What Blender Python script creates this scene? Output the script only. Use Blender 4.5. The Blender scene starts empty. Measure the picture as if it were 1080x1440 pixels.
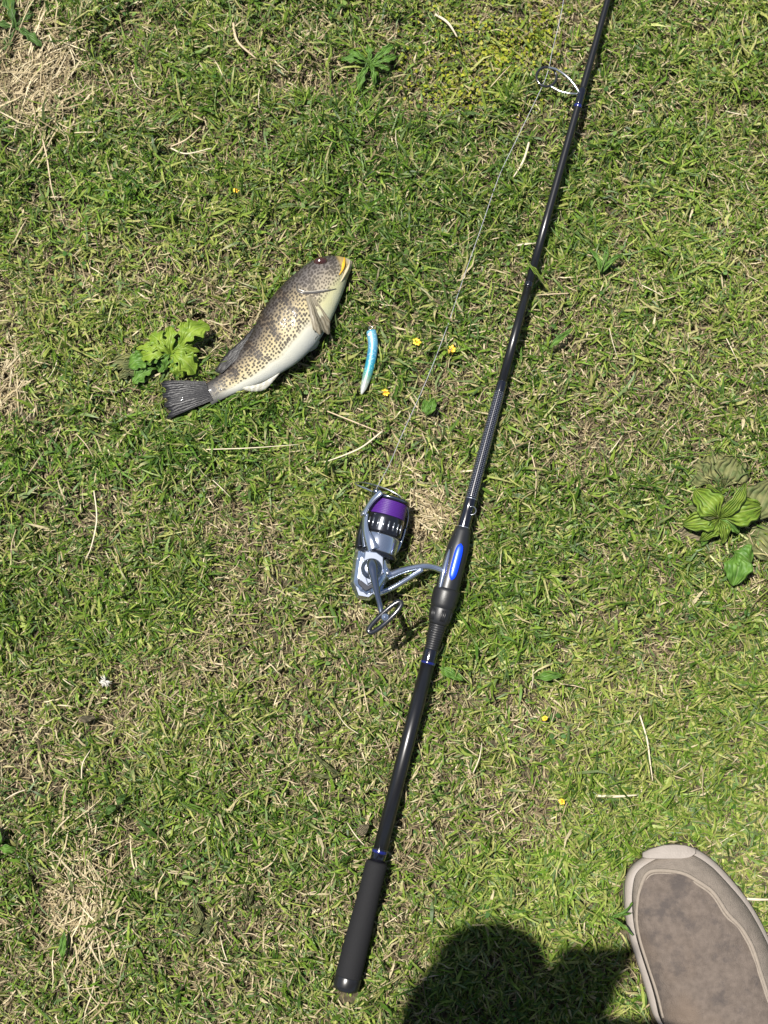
import bpy, math, random
import numpy as np
from mathutils import Vector, Matrix

rng = np.random.default_rng(7)
random.seed(7)
sc = bpy.context.scene
C = sc.collection

# ------------------------------------------------------------------ camera
H, TILT, FPX = 1.5, math.radians(8.0), 1924.0
cam_d = bpy.data.cameras.new('camera')
cam = bpy.data.objects.new('camera', cam_d); C.objects.link(cam)
cam.location = (0, 0, H); cam.rotation_euler = (TILT, 0, 0)
cam_d.sensor_fit = 'VERTICAL'; cam_d.sensor_height = 24.0
cam_d.lens = FPX/1440*24.0
cam_d.clip_start = 0.01; cam_d.clip_end = 1000
cam_d.dof.use_dof = True; cam_d.dof.focus_distance = 1.47
cam_d.dof.aperture_fstop = cam_d.lens/9.0
sc.camera = cam

# ------------------------------------------------------------------ light
SX, SY = 0.280, -0.120            # shadow shift per metre of height
w = bpy.data.worlds.new('World'); sc.world = w; w.use_nodes = True
nt = w.node_tree; nt.nodes.clear()
sky = nt.nodes.new('ShaderNodeTexSky'); sky.sky_type = 'NISHITA'; sky.sun_disc = False
elev = math.atan(1/math.hypot(SX, SY))
sky.sun_elevation = elev; sky.sun_rotation = math.atan2(-SX, -SY)
bg = nt.nodes.new('ShaderNodeBackground'); bg.inputs[1].default_value = 0.05
wo = nt.nodes.new('ShaderNodeOutputWorld')
nt.links.new(sky.outputs[0], bg.inputs[0]); nt.links.new(bg.outputs[0], wo.inputs[0])
sun_d = bpy.data.lights.new('sun', 'SUN'); sun_d.energy = 5.0; sun_d.angle = math.radians(0.53)
sun_d.color = (1.0, 0.955, 0.88)
sun = bpy.data.objects.new('sun', sun_d); C.objects.link(sun)
sun.rotation_euler = Vector((SX, SY, -1)).to_track_quat('-Z', 'Y').to_euler()
sun.location = (-2, -0.3, 8)
sc.view_settings.view_transform = 'Standard'
sc.view_settings.look = 'None'; sc.view_settings.gamma = 1.0
sc.view_settings.use_curve_mapping = False
sc.view_settings.exposure = 0.95

# ------------------------------------------------------------------ helpers
ct, st = math.cos(TILT), math.sin(TILT)
def P(px, py, h=0.0):
    u = (px-540)/FPX; v = (720-py)/FPX
    d = np.array((u, v*ct+st, v*st-ct)); k = (h-H)/d[2]
    return np.array((0, 0, H)) + d*k
def PX(x, y, z=0.0):
    """world -> photograph pixel, arrays allowed (used only to place colour patches of the lawn)"""
    dz = z-H
    zc = y*st - dz*ct; uc = x; vc = y*ct + dz*st
    return 540+FPX*uc/zc, 720-FPX*vc/zc

def lattice(seed, n=64):
    return np.random.default_rng(seed).random((n, n))
def vnoise(x, y, scale, seed):
    g = lattice(seed); n = g.shape[0]
    X = np.asarray(x)*scale+100; Y = np.asarray(y)*scale+100
    i = np.floor(X).astype(int); j = np.floor(Y).astype(int)
    fx = X-i; fy = Y-j; fx = fx*fx*(3-2*fx); fy = fy*fy*(3-2*fy)
    a = g[i % n, j % n]; b = g[(i+1) % n, j % n]; c = g[i % n, (j+1) % n]; d = g[(i+1) % n, (j+1) % n]
    return (a*(1-fx)+b*fx)*(1-fy)+(c*(1-fx)+d*fx)*fy
def gz(x, y):
    """lawn relief (soil surface), metres"""
    tuft = vnoise(x, y, 14, 11)*.45+vnoise(x, y, 45, 12)*.35+vnoise(x, y, 110, 13)*.2      # thick turf stands higher than the gaps
    h = (vnoise(x, y, 9, 1)-.5)*.010 + (vnoise(x, y, 2.5, 3)-.5)*.008 + (tuft-.5)*.045
    return np.where(h > .002, .002+.004*np.tanh((h-.002)/.004), h)

# ---- materials
MATS = {}
def mat(name, col=(.5, .5, .5), rough=.5, metal=0.0, coat=0.0, var=.15, vscale=60, bump=0.0, bscale=400, spec=.5, sheen=0.0):
    if name in MATS: return MATS[name]
    m = bpy.data.materials.new(name); m.use_nodes = True; MATS[name] = m
    n = m.node_tree.nodes; l = m.node_tree.links; b = n['Principled BSDF']
    tc = n.new('ShaderNodeTexCoord')
    nz = n.new('ShaderNodeTexNoise'); nz.inputs['Scale'].default_value = vscale; nz.inputs['Detail'].default_value = 4
    l.new(tc.outputs['Object'], nz.inputs['Vector'])
    mx = n.new('ShaderNodeMix'); mx.data_type = 'RGBA'
    mx.inputs[6].default_value = (*[c*(1-var) for c in col], 1); mx.inputs[7].default_value = (*[min(1, c*(1+var)) for c in col], 1)
    l.new(nz.outputs[0], mx.inputs[0]); l.new(mx.outputs[2], b.inputs['Base Color'])
    b.inputs['Roughness'].default_value = rough; b.inputs['Metallic'].default_value = metal
    b.inputs['Coat Weight'].default_value = coat; b.inputs['Coat Roughness'].default_value = .14
    b.inputs['Specular IOR Level'].default_value = spec
    if bump:
        nb = n.new('ShaderNodeTexNoise'); nb.inputs['Scale'].default_value = bscale; nb.inputs['Detail'].default_value = 3
        l.new(tc.outputs['Object'], nb.inputs['Vector'])
        bp = n.new('ShaderNodeBump'); bp.inputs['Strength'].default_value = bump; bp.inputs['Distance'].default_value = .001
        l.new(nb.outputs[0], bp.inputs['Height']); l.new(bp.outputs[0], b.inputs['Normal'])
    return m

def blade_mat(name, rough=.42, trans=.35, spec=.5):
    m = bpy.data.materials.new(name); m.use_nodes = True
    n = m.node_tree.nodes; l = m.node_tree.links; b = n['Principled BSDF']; out = n['Material Output']
    at = n.new('ShaderNodeAttribute'); at.attribute_name = 'Col'
    tc = n.new('ShaderNodeTexCoord'); nz = n.new('ShaderNodeTexNoise'); nz.inputs['Scale'].default_value = 260
    l.new(tc.outputs['Object'], nz.inputs['Vector'])
    mr = n.new('ShaderNodeMapRange'); mr.inputs[1].default_value = .3; mr.inputs[2].default_value = .7
    mr.inputs[3].default_value = .75; mr.inputs[4].default_value = 1.2
    l.new(nz.outputs[0], mr.inputs[0])
    vm = n.new('ShaderNodeVectorMath'); vm.operation = 'SCALE'
    l.new(at.outputs['Color'], vm.inputs[0]); l.new(mr.outputs[0], vm.inputs['Scale'])
    l.new(vm.outputs[0], b.inputs['Base Color'])
    b.inputs['Roughness'].default_value = rough; b.inputs['Specular IOR Level'].default_value = spec
    tr = n.new('ShaderNodeBsdfTranslucent')
    hs = n.new('ShaderNodeVectorMath'); hs.operation = 'MULTIPLY'; hs.inputs[1].default_value = (1.15, 1.1, .45)
    l.new(vm.outputs[0], hs.inputs[0]); l.new(hs.outputs[0], tr.inputs['Color'])
    ms = n.new('ShaderNodeMixShader'); ms.inputs[0].default_value = trans
    l.new(b.outputs[0], ms.inputs[1]); l.new(tr.outputs[0], ms.inputs[2]); l.new(ms.outputs[0], out.inputs[0])
    MATS[name] = m
    return m

# ---- mesh building
WL = {}
def origin(o):
    return WL.get(o.name, np.zeros(3)) if o is not None else np.zeros(3)
class MB:
    def __init__(s): s.v = []; s.f = []; s.a = []
    def add(s, v, f, attr=None):
        o = len(s.v); s.v += [tuple(map(float, p)) for p in v]
        s.f += [tuple(int(i)+o for i in q) for q in f]
        s.a += [tuple(map(float, q)) for q in attr] if attr is not None else [(0., 0., 0.)]*len(v)
        return s
    def build(s, name, m, parent=None, smooth=True, sub=0, bevel=0):
        o3 = origin(parent)
        me = bpy.data.meshes.new(name)
        vv = np.array(s.v)-o3
        me.from_pydata([tuple(p) for p in vv], [], s.f)
        at = me.attributes.new('mc', 'FLOAT_VECTOR', 'POINT'); at.data.foreach_set('vector', np.array(s.a, dtype=np.float32).ravel())
        if smooth: me.polygons.foreach_set('use_smooth', [True]*len(me.polygons))
        me.materials.append(m); me.update()
        o = bpy.data.objects.new(name, me); C.objects.link(o)
        if parent is not None: o.parent = parent
        WL[o.name] = o3
        if bevel:
            b = o.modifiers.new('bevel', 'BEVEL'); b.width = bevel; b.segments = 2; b.limit_method = 'ANGLE'; b.angle_limit = math.radians(25)
        if sub:
            k = o.modifiers.new('sub', 'SUBSURF'); k.levels = sub; k.render_levels = sub
        return o
def thing(name, loc, label, cat, group=None):
    o = bpy.data.objects.new(name, None); C.objects.link(o); o.empty_display_size = .02
    o.location = tuple(loc); WL[o.name] = np.array(loc, float)
    return tag(o, label, cat, group)
def tag(o, label, cat, group=None):
    o['label'] = label; o['category'] = cat
    if group: o['group'] = group
    return o
def unit(a):
    a = np.asarray(a, float); return a/(np.linalg.norm(a)+1e-12)
def tube(pts, rad, seg=12, cap=True, up=(0, 0, 1), flat=1.0, closed=False):
    """loft of rings along pts; rad = scalar/list; flat scales the ring along its second axis"""
    pts = [np.asarray(p, float) for p in pts]; n = len(pts)
    if np.isscalar(rad): rad = [rad]*n
    V = []; F = []; A = []; acc = 0
    for i, p in enumerate(pts):
        a = pts[(i-1) % n] if (i or closed) else pts[0]; b = pts[(i+1) % n] if (i < n-1 or closed) else pts[-1]
        t = unit(b-a); s_ = unit(np.cross(t, up)); u_ = np.cross(s_, t)
        if i: acc += np.linalg.norm(p-pts[i-1])
        for k in range(seg):
            th = 2*math.pi*k/seg
            V.append(p+rad[i]*(math.cos(th)*s_+flat*math.sin(th)*u_)); A.append((acc*1000, th, rad[i]*1000))
    m = n if closed else n-1
    for i in range(m):
        for k in range(seg):
            k2 = (k+1) % seg; j = (i+1) % n
            F.append((i*seg+k, i*seg+k2, j*seg+k2, j*seg+k))
    if cap and not closed:
        F.append(tuple(range(seg-1, -1, -1))); F.append(tuple((n-1)*seg+k for k in range(seg)))
    return V, F, A
def spline(pts, n=24):
    pts = np.array(pts, float); m = len(pts)
    t = np.linspace(0, m-1, n); out = []
    for q in t:
        i = min(int(q), m-2); f = q-i
        p0 = pts[max(i-1, 0)]; p1 = pts[i]; p2 = pts[i+1]; p3 = pts[min(i+2, m-1)]
        out.append(.5*((2*p1)+(-p0+p2)*f+(2*p0-5*p1+4*p2-p3)*f*f+(-p0+3*p1-3*p2+p3)*f**3))
    return out
def loft(rings, capa=True, capb=True):
    seg = len(rings[0]); V = [p for r in rings for p in r]; F = []
    for i in range(len(rings)-1):
        for k in range(seg):
            k2 = (k+1) % seg
            F.append((i*seg+k, i*seg+k2, (i+1)*seg+k2, (i+1)*seg+k))
    if capa: F.append(tuple(range(seg-1, -1, -1)))
    if capb: F.append(tuple((len(rings)-1)*seg+k for k in range(seg)))
    return V, F
def disc(c, r, h, axis=(0, 0, 1), seg=20):
    ax = unit(axis); c = np.asarray(c, float)
    up = (0, 1, 0) if abs(ax[2]) > .9 else (0, 0, 1)
    return tube([c, c+ax*h*.8, c+ax*h], [r, r, r*.8], seg, True, up)
def ball(c, r, sc3=(1, 1, 1), ax=None, seg=14, rings=9):
    V = []; F = []; c = np.asarray(c, float)
    X, Y, Z = ax if ax is not None else (np.array((1, 0, 0)), np.array((0, 1, 0)), np.array((0, 0, 1)))
    for i in range(rings+1):
        ph = math.pi*i/rings
        for k in range(seg):
            th = 2*math.pi*k/seg
            V.append(c+r*(X*sc3[0]*math.sin(ph)*math.cos(th)+Y*sc3[1]*math.sin(ph)*math.sin(th)+Z*sc3[2]*math.cos(ph)))
    for i in range(rings):
        for k in range(seg):
            F.append((i*seg+k, (i+1)*seg+k, (i+1)*seg+(k+1) % seg, i*seg+(k+1) % seg))
    return V, F

def soup(name, V, tri_tail, col, m, parent=None, kind='stuff', label=None, cat=None):
    """V (N,7,3) strip: three cross pairs and a tip; col (N,3)"""
    N = V.shape[0]
    me = bpy.data.meshes.new(name)
    verts = V.reshape(-1, 3).astype(np.float32)
    me.vertices.add(len(verts)); me.vertices.foreach_set('co', verts.ravel())
    base = np.arange(N)[:, None]*7
    loops = (base+np.array([0, 1, 3, 2, 2, 3, 5, 4, 4, 5, 6])).ravel().astype(np.int32)
    starts = (np.arange(N)[:, None]*11+np.array([0, 4, 8])).ravel().astype(np.int32)
    me.loops.add(len(loops)); me.loops.foreach_set('vertex_index', loops)
    me.polygons.add(len(starts)); me.polygons.foreach_set('loop_start', starts)
    me.polygons.foreach_set('use_smooth', np.ones(len(starts), dtype=bool))
    me.update(calc_edges=True)
    at = me.attributes.new('Col', 'FLOAT_COLOR', 'POINT')
    cc = np.ones((N, 7, 4), np.float32); cc[:, :, :3] = col if col.ndim == 3 else col[:, None, :]
    at.data.foreach_set('color', cc.ravel())
    me.materials.append(m)
    o = bpy.data.objects.new(name, me); C.objects.link(o)
    if parent is not None: o.parent = parent
    o['kind'] = kind
    if label: o['label'] = label; o['category'] = cat
    return o

def strips(x, y, z, az, L, W, th0, th1, twist, jag=0.0):
    """blades as strips: angles from the vertical th0 (base) to th1 (tip)"""
    N = len(x)
    p = np.stack([x, y, z], 1); d = np.stack([np.cos(az), np.sin(az), np.zeros(N)], 1)
    side = np.stack([-np.sin(az), np.cos(az), np.zeros(N)], 1)
    pts = [p]; tangs = []
    bend = rng.normal(0, jag, (N, 3)) if jag else np.zeros((N, 3))
    for k, f in enumerate((0.1, .5, .9)):
        th = th0+(th1-th0)*f
        dd = d*np.cos(bend[:, k:k+1])+side*np.sin(bend[:, k:k+1])
        t = dd*np.sin(th)[:, None]+np.array([0, 0, 1.])*np.cos(th)[:, None]
        tangs.append(t); pts.append(pts[-1]+t*(L/3)[:, None])
    V = np.empty((N, 7, 3))
    for k, wf in enumerate((.75, 1.0, .72)):
        t = tangs[k]; nrm = np.cross(t, side)
        s = side*np.cos(twist)[:, None]+nrm*np.sin(twist)[:, None]
        V[:, 2*k] = pts[k]-s*(W*wf*.5)[:, None]; V[:, 2*k+1] = pts[k]+s*(W*wf*.5)[:, None]
    V[:, 6] = pts[3]
    return V, pts

# ================================================================== GROUND
def grid_axis(lo, hi, step, far):
    a = list(np.arange(lo, hi+1e-6, step)); d = step; q = a[-1]
    while q < far: d *= 1.35; q += d; a.append(q)
    d = step; q = a[0]; b = []
    while q > -far: d *= 1.35; q -= d; b.append(q)
    return np.array(b[::-1]+a)
gx = grid_axis(-.62, .62, .008, 400); gy = grid_axis(-.5, 1.0, .008, 400)
GX, GY = np.meshgrid(gx, gy, indexing='ij')
GZ = gz(GX, GY)
vv = np.stack([GX, GY, GZ], -1).reshape(-1, 3)
nx, ny = GX.shape
ff = [(i*ny+j, (i+1)*ny+j, (i+1)*ny+j+1, i*ny+j+1) for i in range(nx-1) for j in range(ny-1)]
gm = bpy.data.materials.new('soil_and_thatch'); gm.use_nodes = True
n = gm.node_tree.nodes; l = gm.node_tree.links; b = n['Principled BSDF']
tc = n.new('ShaderNodeTexCoord')
n1 = n.new('ShaderNodeTexNoise'); n1.inputs['Scale'].default_value = 14; n1.inputs['Detail'].default_value = 6
n2 = n.new('ShaderNodeTexNoise'); n2.inputs['Scale'].default_value = 240; n2.inputs['Detail'].default_value = 5
l.new(tc.outputs['Object'], n1.inputs['Vector']); l.new(tc.outputs['Object'], n2.inputs['Vector'])
r1 = n.new('ShaderNodeValToRGB'); r1.color_ramp.elements[0].position = .3; r1.color_ramp.elements[1].position = .72
r1.color_ramp.elements[0].color = (.022, .016, .010, 1); r1.color_ramp.elements[1].color = (.13, .098, .062, 1)
e = r1.color_ramp.elements.new(.5); e.color = (.05, .042, .02, 1)
ad = n.new('ShaderNodeMath'); ad.operation = 'MULTIPLY_ADD'; ad.inputs[1].default_value = .6; 
l.new(n2.outputs[0], ad.inputs[0]); 
m5 = n.new('ShaderNodeMath'); m5.operation = 'MULTIPLY'; m5.inputs[1].default_value = .4
l.new(n1.outputs[0], m5.inputs[0]); l.new(m5.outputs[0], ad.inputs[2])
l.new(ad.outputs[0], r1.inputs[0]); l.new(r1.outputs[0], b.inputs['Base Color'])
b.inputs['Roughness'].default_value = .95
bp = n.new('ShaderNodeBump'); bp.inputs['Strength'].default_value = 1; bp.inputs['Distance'].default_value = .004
l.new(n2.outputs[0], bp.inputs['Height']); l.new(bp.outputs[0], b.inputs['Normal'])
me = bpy.data.meshes.new('ground'); me.from_pydata([tuple(p) for p in vv], [], ff); me.materials.append(gm)
me.polygons.foreach_set('use_smooth', [True]*len(me.polygons))
ground = bpy.data.objects.new('ground', me); C.objects.link(ground); ground['kind'] = 'structure'

# ================================================================== FISHING ROD
_ry = np.array([1385, 1212, 937, 845, 748, 715, 600, 400, 130, 0.]); _rx = np.array([488, 529.5, 599, 625, 649, 660, 689.5, 745, 818, 854.])
_rc = np.polyfit(_ry, _rx, 2)
_hy = [0, 400, 600, 750, 840, 900, 1212, 1400]; _hh = [.034, .031, .030, .030, .029, .025, .020, .020]
def RA(y):
    return P(np.polyval(_rc, y), y, float(np.interp(y, _hy, _hh)))
rod = thing('fishing_rod', RA(1300)*np.array((1, 1, 0)), 'long black fishing rod with blue accents lying across the lawn', 'fishing rod')
def rodpart(name, prof, m, parent=rod, seg=24):
    ys = [p[0] for p in prof]
    mb = MB(); mb.add(*tube([RA(y) for y in ys], [p[1]/1000*(1270+(p[0]-720)*.195)/(1270+(p[0]-720)*.0928) for p in prof], seg))
    return mb.build(name, m, parent)
M_blank = mat('matte_graphite', (.007, .007, .008), .30, coat=.12, var=.2, spec=.45)
M_gloss = mat('gloss_black_lacquer', (.005, .005, .008), .12, coat=1.0, var=.2)
M_eva = mat('eva_foam', (.010, .010, .011), .8, var=.3, vscale=900, bump=.35, bscale=2500, spec=.2)
M_rub = mat('black_plastic', (.010, .010, .011), .42, var=.15, bump=.1, bscale=1500)
M_dgrey = mat('dark_grey_seat', (.012, .0125, .014), .38, var=.15)
M_blue = mat('anodised_blue', (.003, .05, .75), .38, metal=.2, coat=.15, var=.08)
M_bring = mat('blue_thread', (.005, .008, .09), .2, coat=1, var=.2)
M_silver_ring = mat('silver_thread', (.45, .47, .52), .25, metal=.9)
# upper blank with a joint near the first guide
rodpart('blank', [(-120, 3.4), (0, 3.8), (130, 4.3), (300, 4.6), (398, 4.9)], M_blank)
rodpart('joint_ring', [(397, 4.95), (398, 5.1), (402, 5.1), (403, 4.95)], M_gloss)
rodpart('blank', [(402, 4.6), (470, 5.0), (538, 5.3)], M_blank)
# woven glossy section
mw = mat('carbon_weave', (.006, .007, .018), .16, coat=1.0, var=.1)
n = mw.node_tree.nodes; l = mw.node_tree.links; b = n['Principled BSDF']
at = n.new('ShaderNodeAttribute'); at.attribute_name = 'mc'
sp = n.new('ShaderNodeSeparateXYZ'); l.new(at.outputs['Vector'], sp.inputs[0])
def mth(op, a, bb=None, nn=n, ll=l):
    q = nn.new('ShaderNodeMath'); q.operation = op
    for i, s in enumerate((a, bb)):
        if s is None: continue
        if isinstance(s, (int, float)): q.inputs[i].default_value = s
        else: ll.new(s, q.inputs[i])
    return q.outputs[0]
s1 = mth('SINE', mth('ADD', mth('MULTIPLY', sp.outputs[0], 1.6), mth('MULTIPLY', sp.outputs[1], 9)))
s2 = mth('SINE', mth('SUBTRACT', mth('MULTIPLY', sp.outputs[0], 1.6), mth('MULTIPLY', sp.outputs[1], 9)))
pr = mth('GREATER_THAN', mth('MULTIPLY', s1, s2), .62)
mx = n.new('ShaderNodeMix'); mx.data_type = 'RGBA'; mx.inputs[6].default_value = (.004, .004, .007, 1); mx.inputs[7].default_value = (.16, .17, .20, 1)
l.new(pr, mx.inputs[0]); l.new(mx.outputs[2], b.inputs['Base Color'])
rodpart('thread_wrap', [(536, 5.3), (538, 5.8), (550, 5.9), (552, 5.8)], M_gloss)
ys = np.linspace(551, 700, 90)
rodpart('woven_sleeve', [(y, 5.9+(y-551)/149*.7) for y in ys], mw, seg=48)
rodpart('thread_wrap', [(699, 6.6), (700, 6.9), (712, 6.9), (716, 6.6), (720, 6.9), (741, 7.0), (744, 6.7)], M_gloss)
for y in (701.5, 741.5, 744.5):
    rodpart('trim_ring', [(y-.6, 6.9), (y-.4, 7.12), (y+.4, 7.12), (y+.6, 6.9)], M_silver_ring)
# reel seat
seat = rodpart('reel_seat', [(742, 7), (744, 8.4), (748, 9.2), (757, 10.2), (766, 11.6), (774, 12.0), (800, 12.2), (828, 12.6), (831, 12.2)], M_dgrey, seg=32)
inl = MB(); c = P(641.5, 790, .0418); ax = unit(RA(760)-RA(820)); sd = unit(np.cross((0, 0, 1), ax))
rings = []
for t_ in np.linspace(-1, 1, 17):
    wv = max(1-abs(t_)**4, 0)**.5*.0044+.0002
    rings.append([c+ax*.0205*t_+sd*wv*math.cos(a)+np.array((0, 0, 1))*(.0022*math.sin(a)*(wv/.0046)) for a in np.linspace(0, 2*math.pi, 16, endpoint=False)])
inl.add(*loft(rings)); o = inl.build('inlay', M_blue, seat)
o['label'] = 'bright blue oval inlay of the reel seat'
rodpart('hood', [(828, 12.4), (829.5, 14.0), (833, 14.4), (850, 14.0), (855, 12.6), (856, 12.0)], M_rub, seg=32)
nut = rodpart('lock_nut', [(854, 12.2), (856, 12.6), (868, 11.9), (876, 10.6), (878, 9.4)], M_rub, seg=32)
for k in range(6):       # grooved grip panels on the nut
    a = math.radians(15+60*k); q0, q1 = RA(858), RA(873); axn = unit(q0-q1)
    s_ = unit(np.cross(axn, (0, 0, 1))); u_ = np.cross(s_, axn)
    for da in (-.16, 0, .16):
        mb = MB(); nrm = math.cos(a+da)*s_+math.sin(a+da)*u_
        mb.add(*tube([q0+nrm*.01235, q1+nrm*.0110], [.0010, .0010], 6, True, nrm)); mb.build('rib', M_rub, nut)
prof = []
for k in range(11):
    y = 878+k*3.3; r = 9.6-k*.19
    prof += [(y, r-.7), (y+.5, r), (y+2.3, r), (y+2.8, r-.7)]
rodpart('winding_check', prof+[(915, 7.4)], M_rub, seg=28)
rodpart('thread_wrap', [(913, 7.4), (915, 7.9), (929, 7.9), (936, 7.5)], M_gloss)
rodpart('blue_band', [(930.5, 7.85), (930.8, 8.0), (933.3, 7.95), (933.6, 7.8)], M_bring)
rodpart('lower_blank', [(934, 7.6), (1050, 7.5), (1214, 7.3)], M_blank)
rodpart('thread_wrap', [(1193, 7.4), (1195, 7.7), (1216, 7.7)], M_gloss)
rodpart('blue_band', [(1195.5, 7.75), (1195.8, 7.85), (1199, 7.85), (1199.3, 7.75)], M_bring)
rodpart('butt_grip', [(1211, 8), (1211.4, 10), (1213, 11), (1218, 11.4), (1235, 11.1), (1255, 11.1), (1280, 11.7), (1310, 12.4), (1345, 13.0), (1372, 13.1), (1374, 12.9)], M_eva, seg=32)
rodpart('butt_cap', [(1373, 13.0), (1374, 13.3), (1386, 13.2), (1391, 12.2), (1393, 10), (1393.5, 6)], mat('gloss_rubber', (.01, .01, .011), .28, var=.2), seg=32)
# hook keeper: a small wire loop
M_chrome = mat('guide_chrome', (.40, .41, .43), .24, metal=.9, var=.06)
M_dark_metal = mat('gunmetal', (.09, .095, .11), .22, metal=1, var=.1)
c = P(664, 718, .037)
hk = [c+np.array((math.cos(a)*.0042, math.sin(a)*.0042, .0028*math.sin(a/2))) for a in np.linspace(-2.2, 2.2, 14)]
mb = MB(); mb.add(*tube(hk, .0006, 8)); mb.build('hook_keeper', M_chrome, rod)
# first guide: frame of two legs and a ceramic ring
rodpart('guide_wrap', [(124, 4.3), (127, 4.9), (146, 5.0), (149, 4.6)], M_gloss)
rodpart('blue_band', [(147.5, 4.75), (148, 5.0), (151, 5.0), (151.5, 4.7)], M_bring)
gd = MB()
foot = P(815, 131, .036)
up_leg = [foot, P(806, 117, .037), P(794, 105, .036), P(781, 97, .032), P(771, 95, .0265)]
lo_leg = [P(813, 132, .033), P(803, 131.5, .028), P(788, 128.5, .026), P(774, 121, .0255)]
gd.add(*tube(spline(up_leg, 16), .0014, 8)); gd.add(*tube(spline(lo_leg, 14), .0013, 8))
guide = gd.build('guide_frame', M_chrome, rod)
rc = P(768.5, 108, .0255); rn = unit(unit(RA(0)-RA(200))*.02+np.array((.0, -.05, 1.0)))
ra = unit(np.cross(rn, (0, 0, 1))); rb = np.cross(rn, ra)
mb = MB(); mb.add(*tube([rc+.0115*(math.cos(a)*ra+math.sin(a)*rb) for a in np.linspace(0, 2*math.pi, 28, endpoint=False)], .0016, 8, False, rn, closed=True))
mb.build('guide_ring', mat('black_ceramic', (.01, .01, .012), .15, coat=.8), guide)

# ================================================================== REEL
M_steel = mat('silver_blue_enamel', (.50, .55, .64), .14, metal=.92, var=.08, coat=.3)
M_steel2 = mat('dark_silver', (.20, .225, .28), .20, metal=.95, var=.1, coat=.2)
M_gun = mat('gunmetal_black', (.035, .037, .045), .18, metal=.8, var=.1, coat=.4)
M_purple = mat('purple_braid', (.052, .010, .15), .45, var=.3, vscale=900, sheen=0)
reel_loc = P(523, 800, .0); reel_loc[2] = 0
reel = thing('fishing_reel', reel_loc, 'silver spinning reel with purple line clamped to the black rod', 'fishing reel')
AH = .034
sp0 = P(549.5, 702, AH); AX = unit(RA(900)-RA(700)); AX[2] = 0; AX = unit(AX)      # AX points to the back of the reel
LV = unit(np.cross((0, 0, 1), AX)); LV = LV if LV[0] < 0 else -LV                 # away from the rod
ZV = np.array((0, 0, 1.))
def SP(d, r, ang):   # point round the spool axis; ang from up toward the outer side
    a = math.radians(ang); return sp0+AX*d/1000+r/1000*(math.cos(a)*ZV+math.sin(a)*LV)
def spool_lathe(name, prof, m, parent, seg=40):
    mb = MB(); mb.add(*tube([sp0+AX*d/1000 for d, r in prof], [r/1000 for d, r in prof], seg)); return mb.build(name, m, parent)
spool = spool_lathe('spool', [(-1.5, 12), (-1.5, 19.5), (-.8, 21.2), (.8, 21.8), (2.0, 21.6), (3.2, 20.6), (3.3, 15), (20, 15), (20.2, 20.6), (21, 21.0), (24, 21.0), (38, 21.4), (39.5, 21.0), (40, 19)], M_gun, reel)
prof = []
for k in range(9):
    d = 3.4+k*1.84; prof += [(d, 18.9+.08*k), (d+.35, 19.7+.08*k), (d+.9, 19.95+.08*k), (d+1.45, 19.7+.08*k), (d+1.80, 18.9+.08*k)]
spool_lathe('line', prof, M_purple, spool)['label'] = 'purple braided line wound on the spool'
spool_lathe('spool_trim', [(-.4, 21.0), (.0, 21.9), (1.4, 21.95), (1.8, 21.3)], M_steel2, spool)
for k, ang in enumerate(range(-64, 65, 16)):     # bright slots in the spool skirt
    if abs(ang) > 70: continue
    mb = MB(); mb.add(*tube([SP(26, 20.95, ang), SP(35.5, 21.15, ang)], [.0011, .0011], 6, True, unit(SP(30, 30, ang)-SP(30, 0, ang)))); mb.build('skirt_slot', M_chrome, spool)
rotor = spool_lathe('rotor', [(40.5, 17), (40.7, 20.4), (43, 21.2), (52, 21.4), (58, 21.0), (61, 20.2)], M_steel, reel)
spool_lathe('rotor_ring', [(59.5, 20.6), (60, 22.4), (62.5, 23), (64.5, 22.6), (65, 20)], M_gun, rotor)
def rarm(name, path, widths, m, parent, flat=.45, up=None):
    mb = MB(); pts = spline(path, 18); ws = np.interp(np.linspace(0, 1, 18), np.linspace(0, 1, len(widths)), widths)
    # ring lies along the surface: short axis points away from the spool axis
    V = []; rings = []
    for i, p in enumerate(pts):
        t = unit(pts[min(i+1, 17)]-pts[max(i-1, 0)]); rel = p-sp0; rad = unit(rel-AX*np.dot(rel, AX)); s_ = unit(np.cross(t, rad)); rad = np.cross(s_, t)
        rings.append([p+ws[i]/1000*(math.cos(a)*s_+flat*math.sin(a)*rad) for a in np.linspace(0, 2*math.pi, 14, endpoint=False)])
    mb.add(*loft(rings)); return mb.build(name, m, parent)
arm = rarm('rotor_arm', [SP(60, 22.5, 8), SP(52, 24, 22), SP(44, 25, 38), SP(34, 25.5, 50), SP(25, 25.5, 56)], [6.5, 5.5, 4.2, 4.2, 4.6], M_steel, rotor)
rarm('arm_cover', [SP(61, 22.5, 62), SP(50, 24, 68), SP(38, 24.8, 68), SP(28, 25, 64)], [6.5, 5.2, 4.2, 3.6], M_gun, rotor)
rarm('arm_rib', [SP(60, 23, 36), SP(48, 25, 48), SP(36, 26, 58)], [2.2, 2.0, 1.8], M_steel2, rotor)
rarm('rotor_arm', [SP(60, 22.5, -150), SP(50, 24, -128), SP(38, 25, -120), SP(26, 25, -118)], [6.5, 5.5, 4.6, 4.4], M_steel, rotor)
bail = rarm('bail_arm', [SP(25, 28, 56), SP(18, 28.2, 50), SP(9, 28, 40), SP(1, 27, 28), SP(-1.5, 26.6, 24)], [4.6, 3.6, 3.4, 3.6, 3.0], M_steel, reel, .5)
mb = MB(); mb.add(*disc(SP(25, 29.6, 56), .0030, .0014, SP(25, 30, 56)-SP(25, 0, 56))); mb.build('screw', M_chrome, bail)
mb = MB(); mb.add(*tube([SP(-2, 27.5, 32), SP(-1, 26.5, 40), SP(0, 25.5, 47)], [.0022, .0032, .0026], 14)); mb.build('line_roller', M_steel2, bail)
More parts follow.
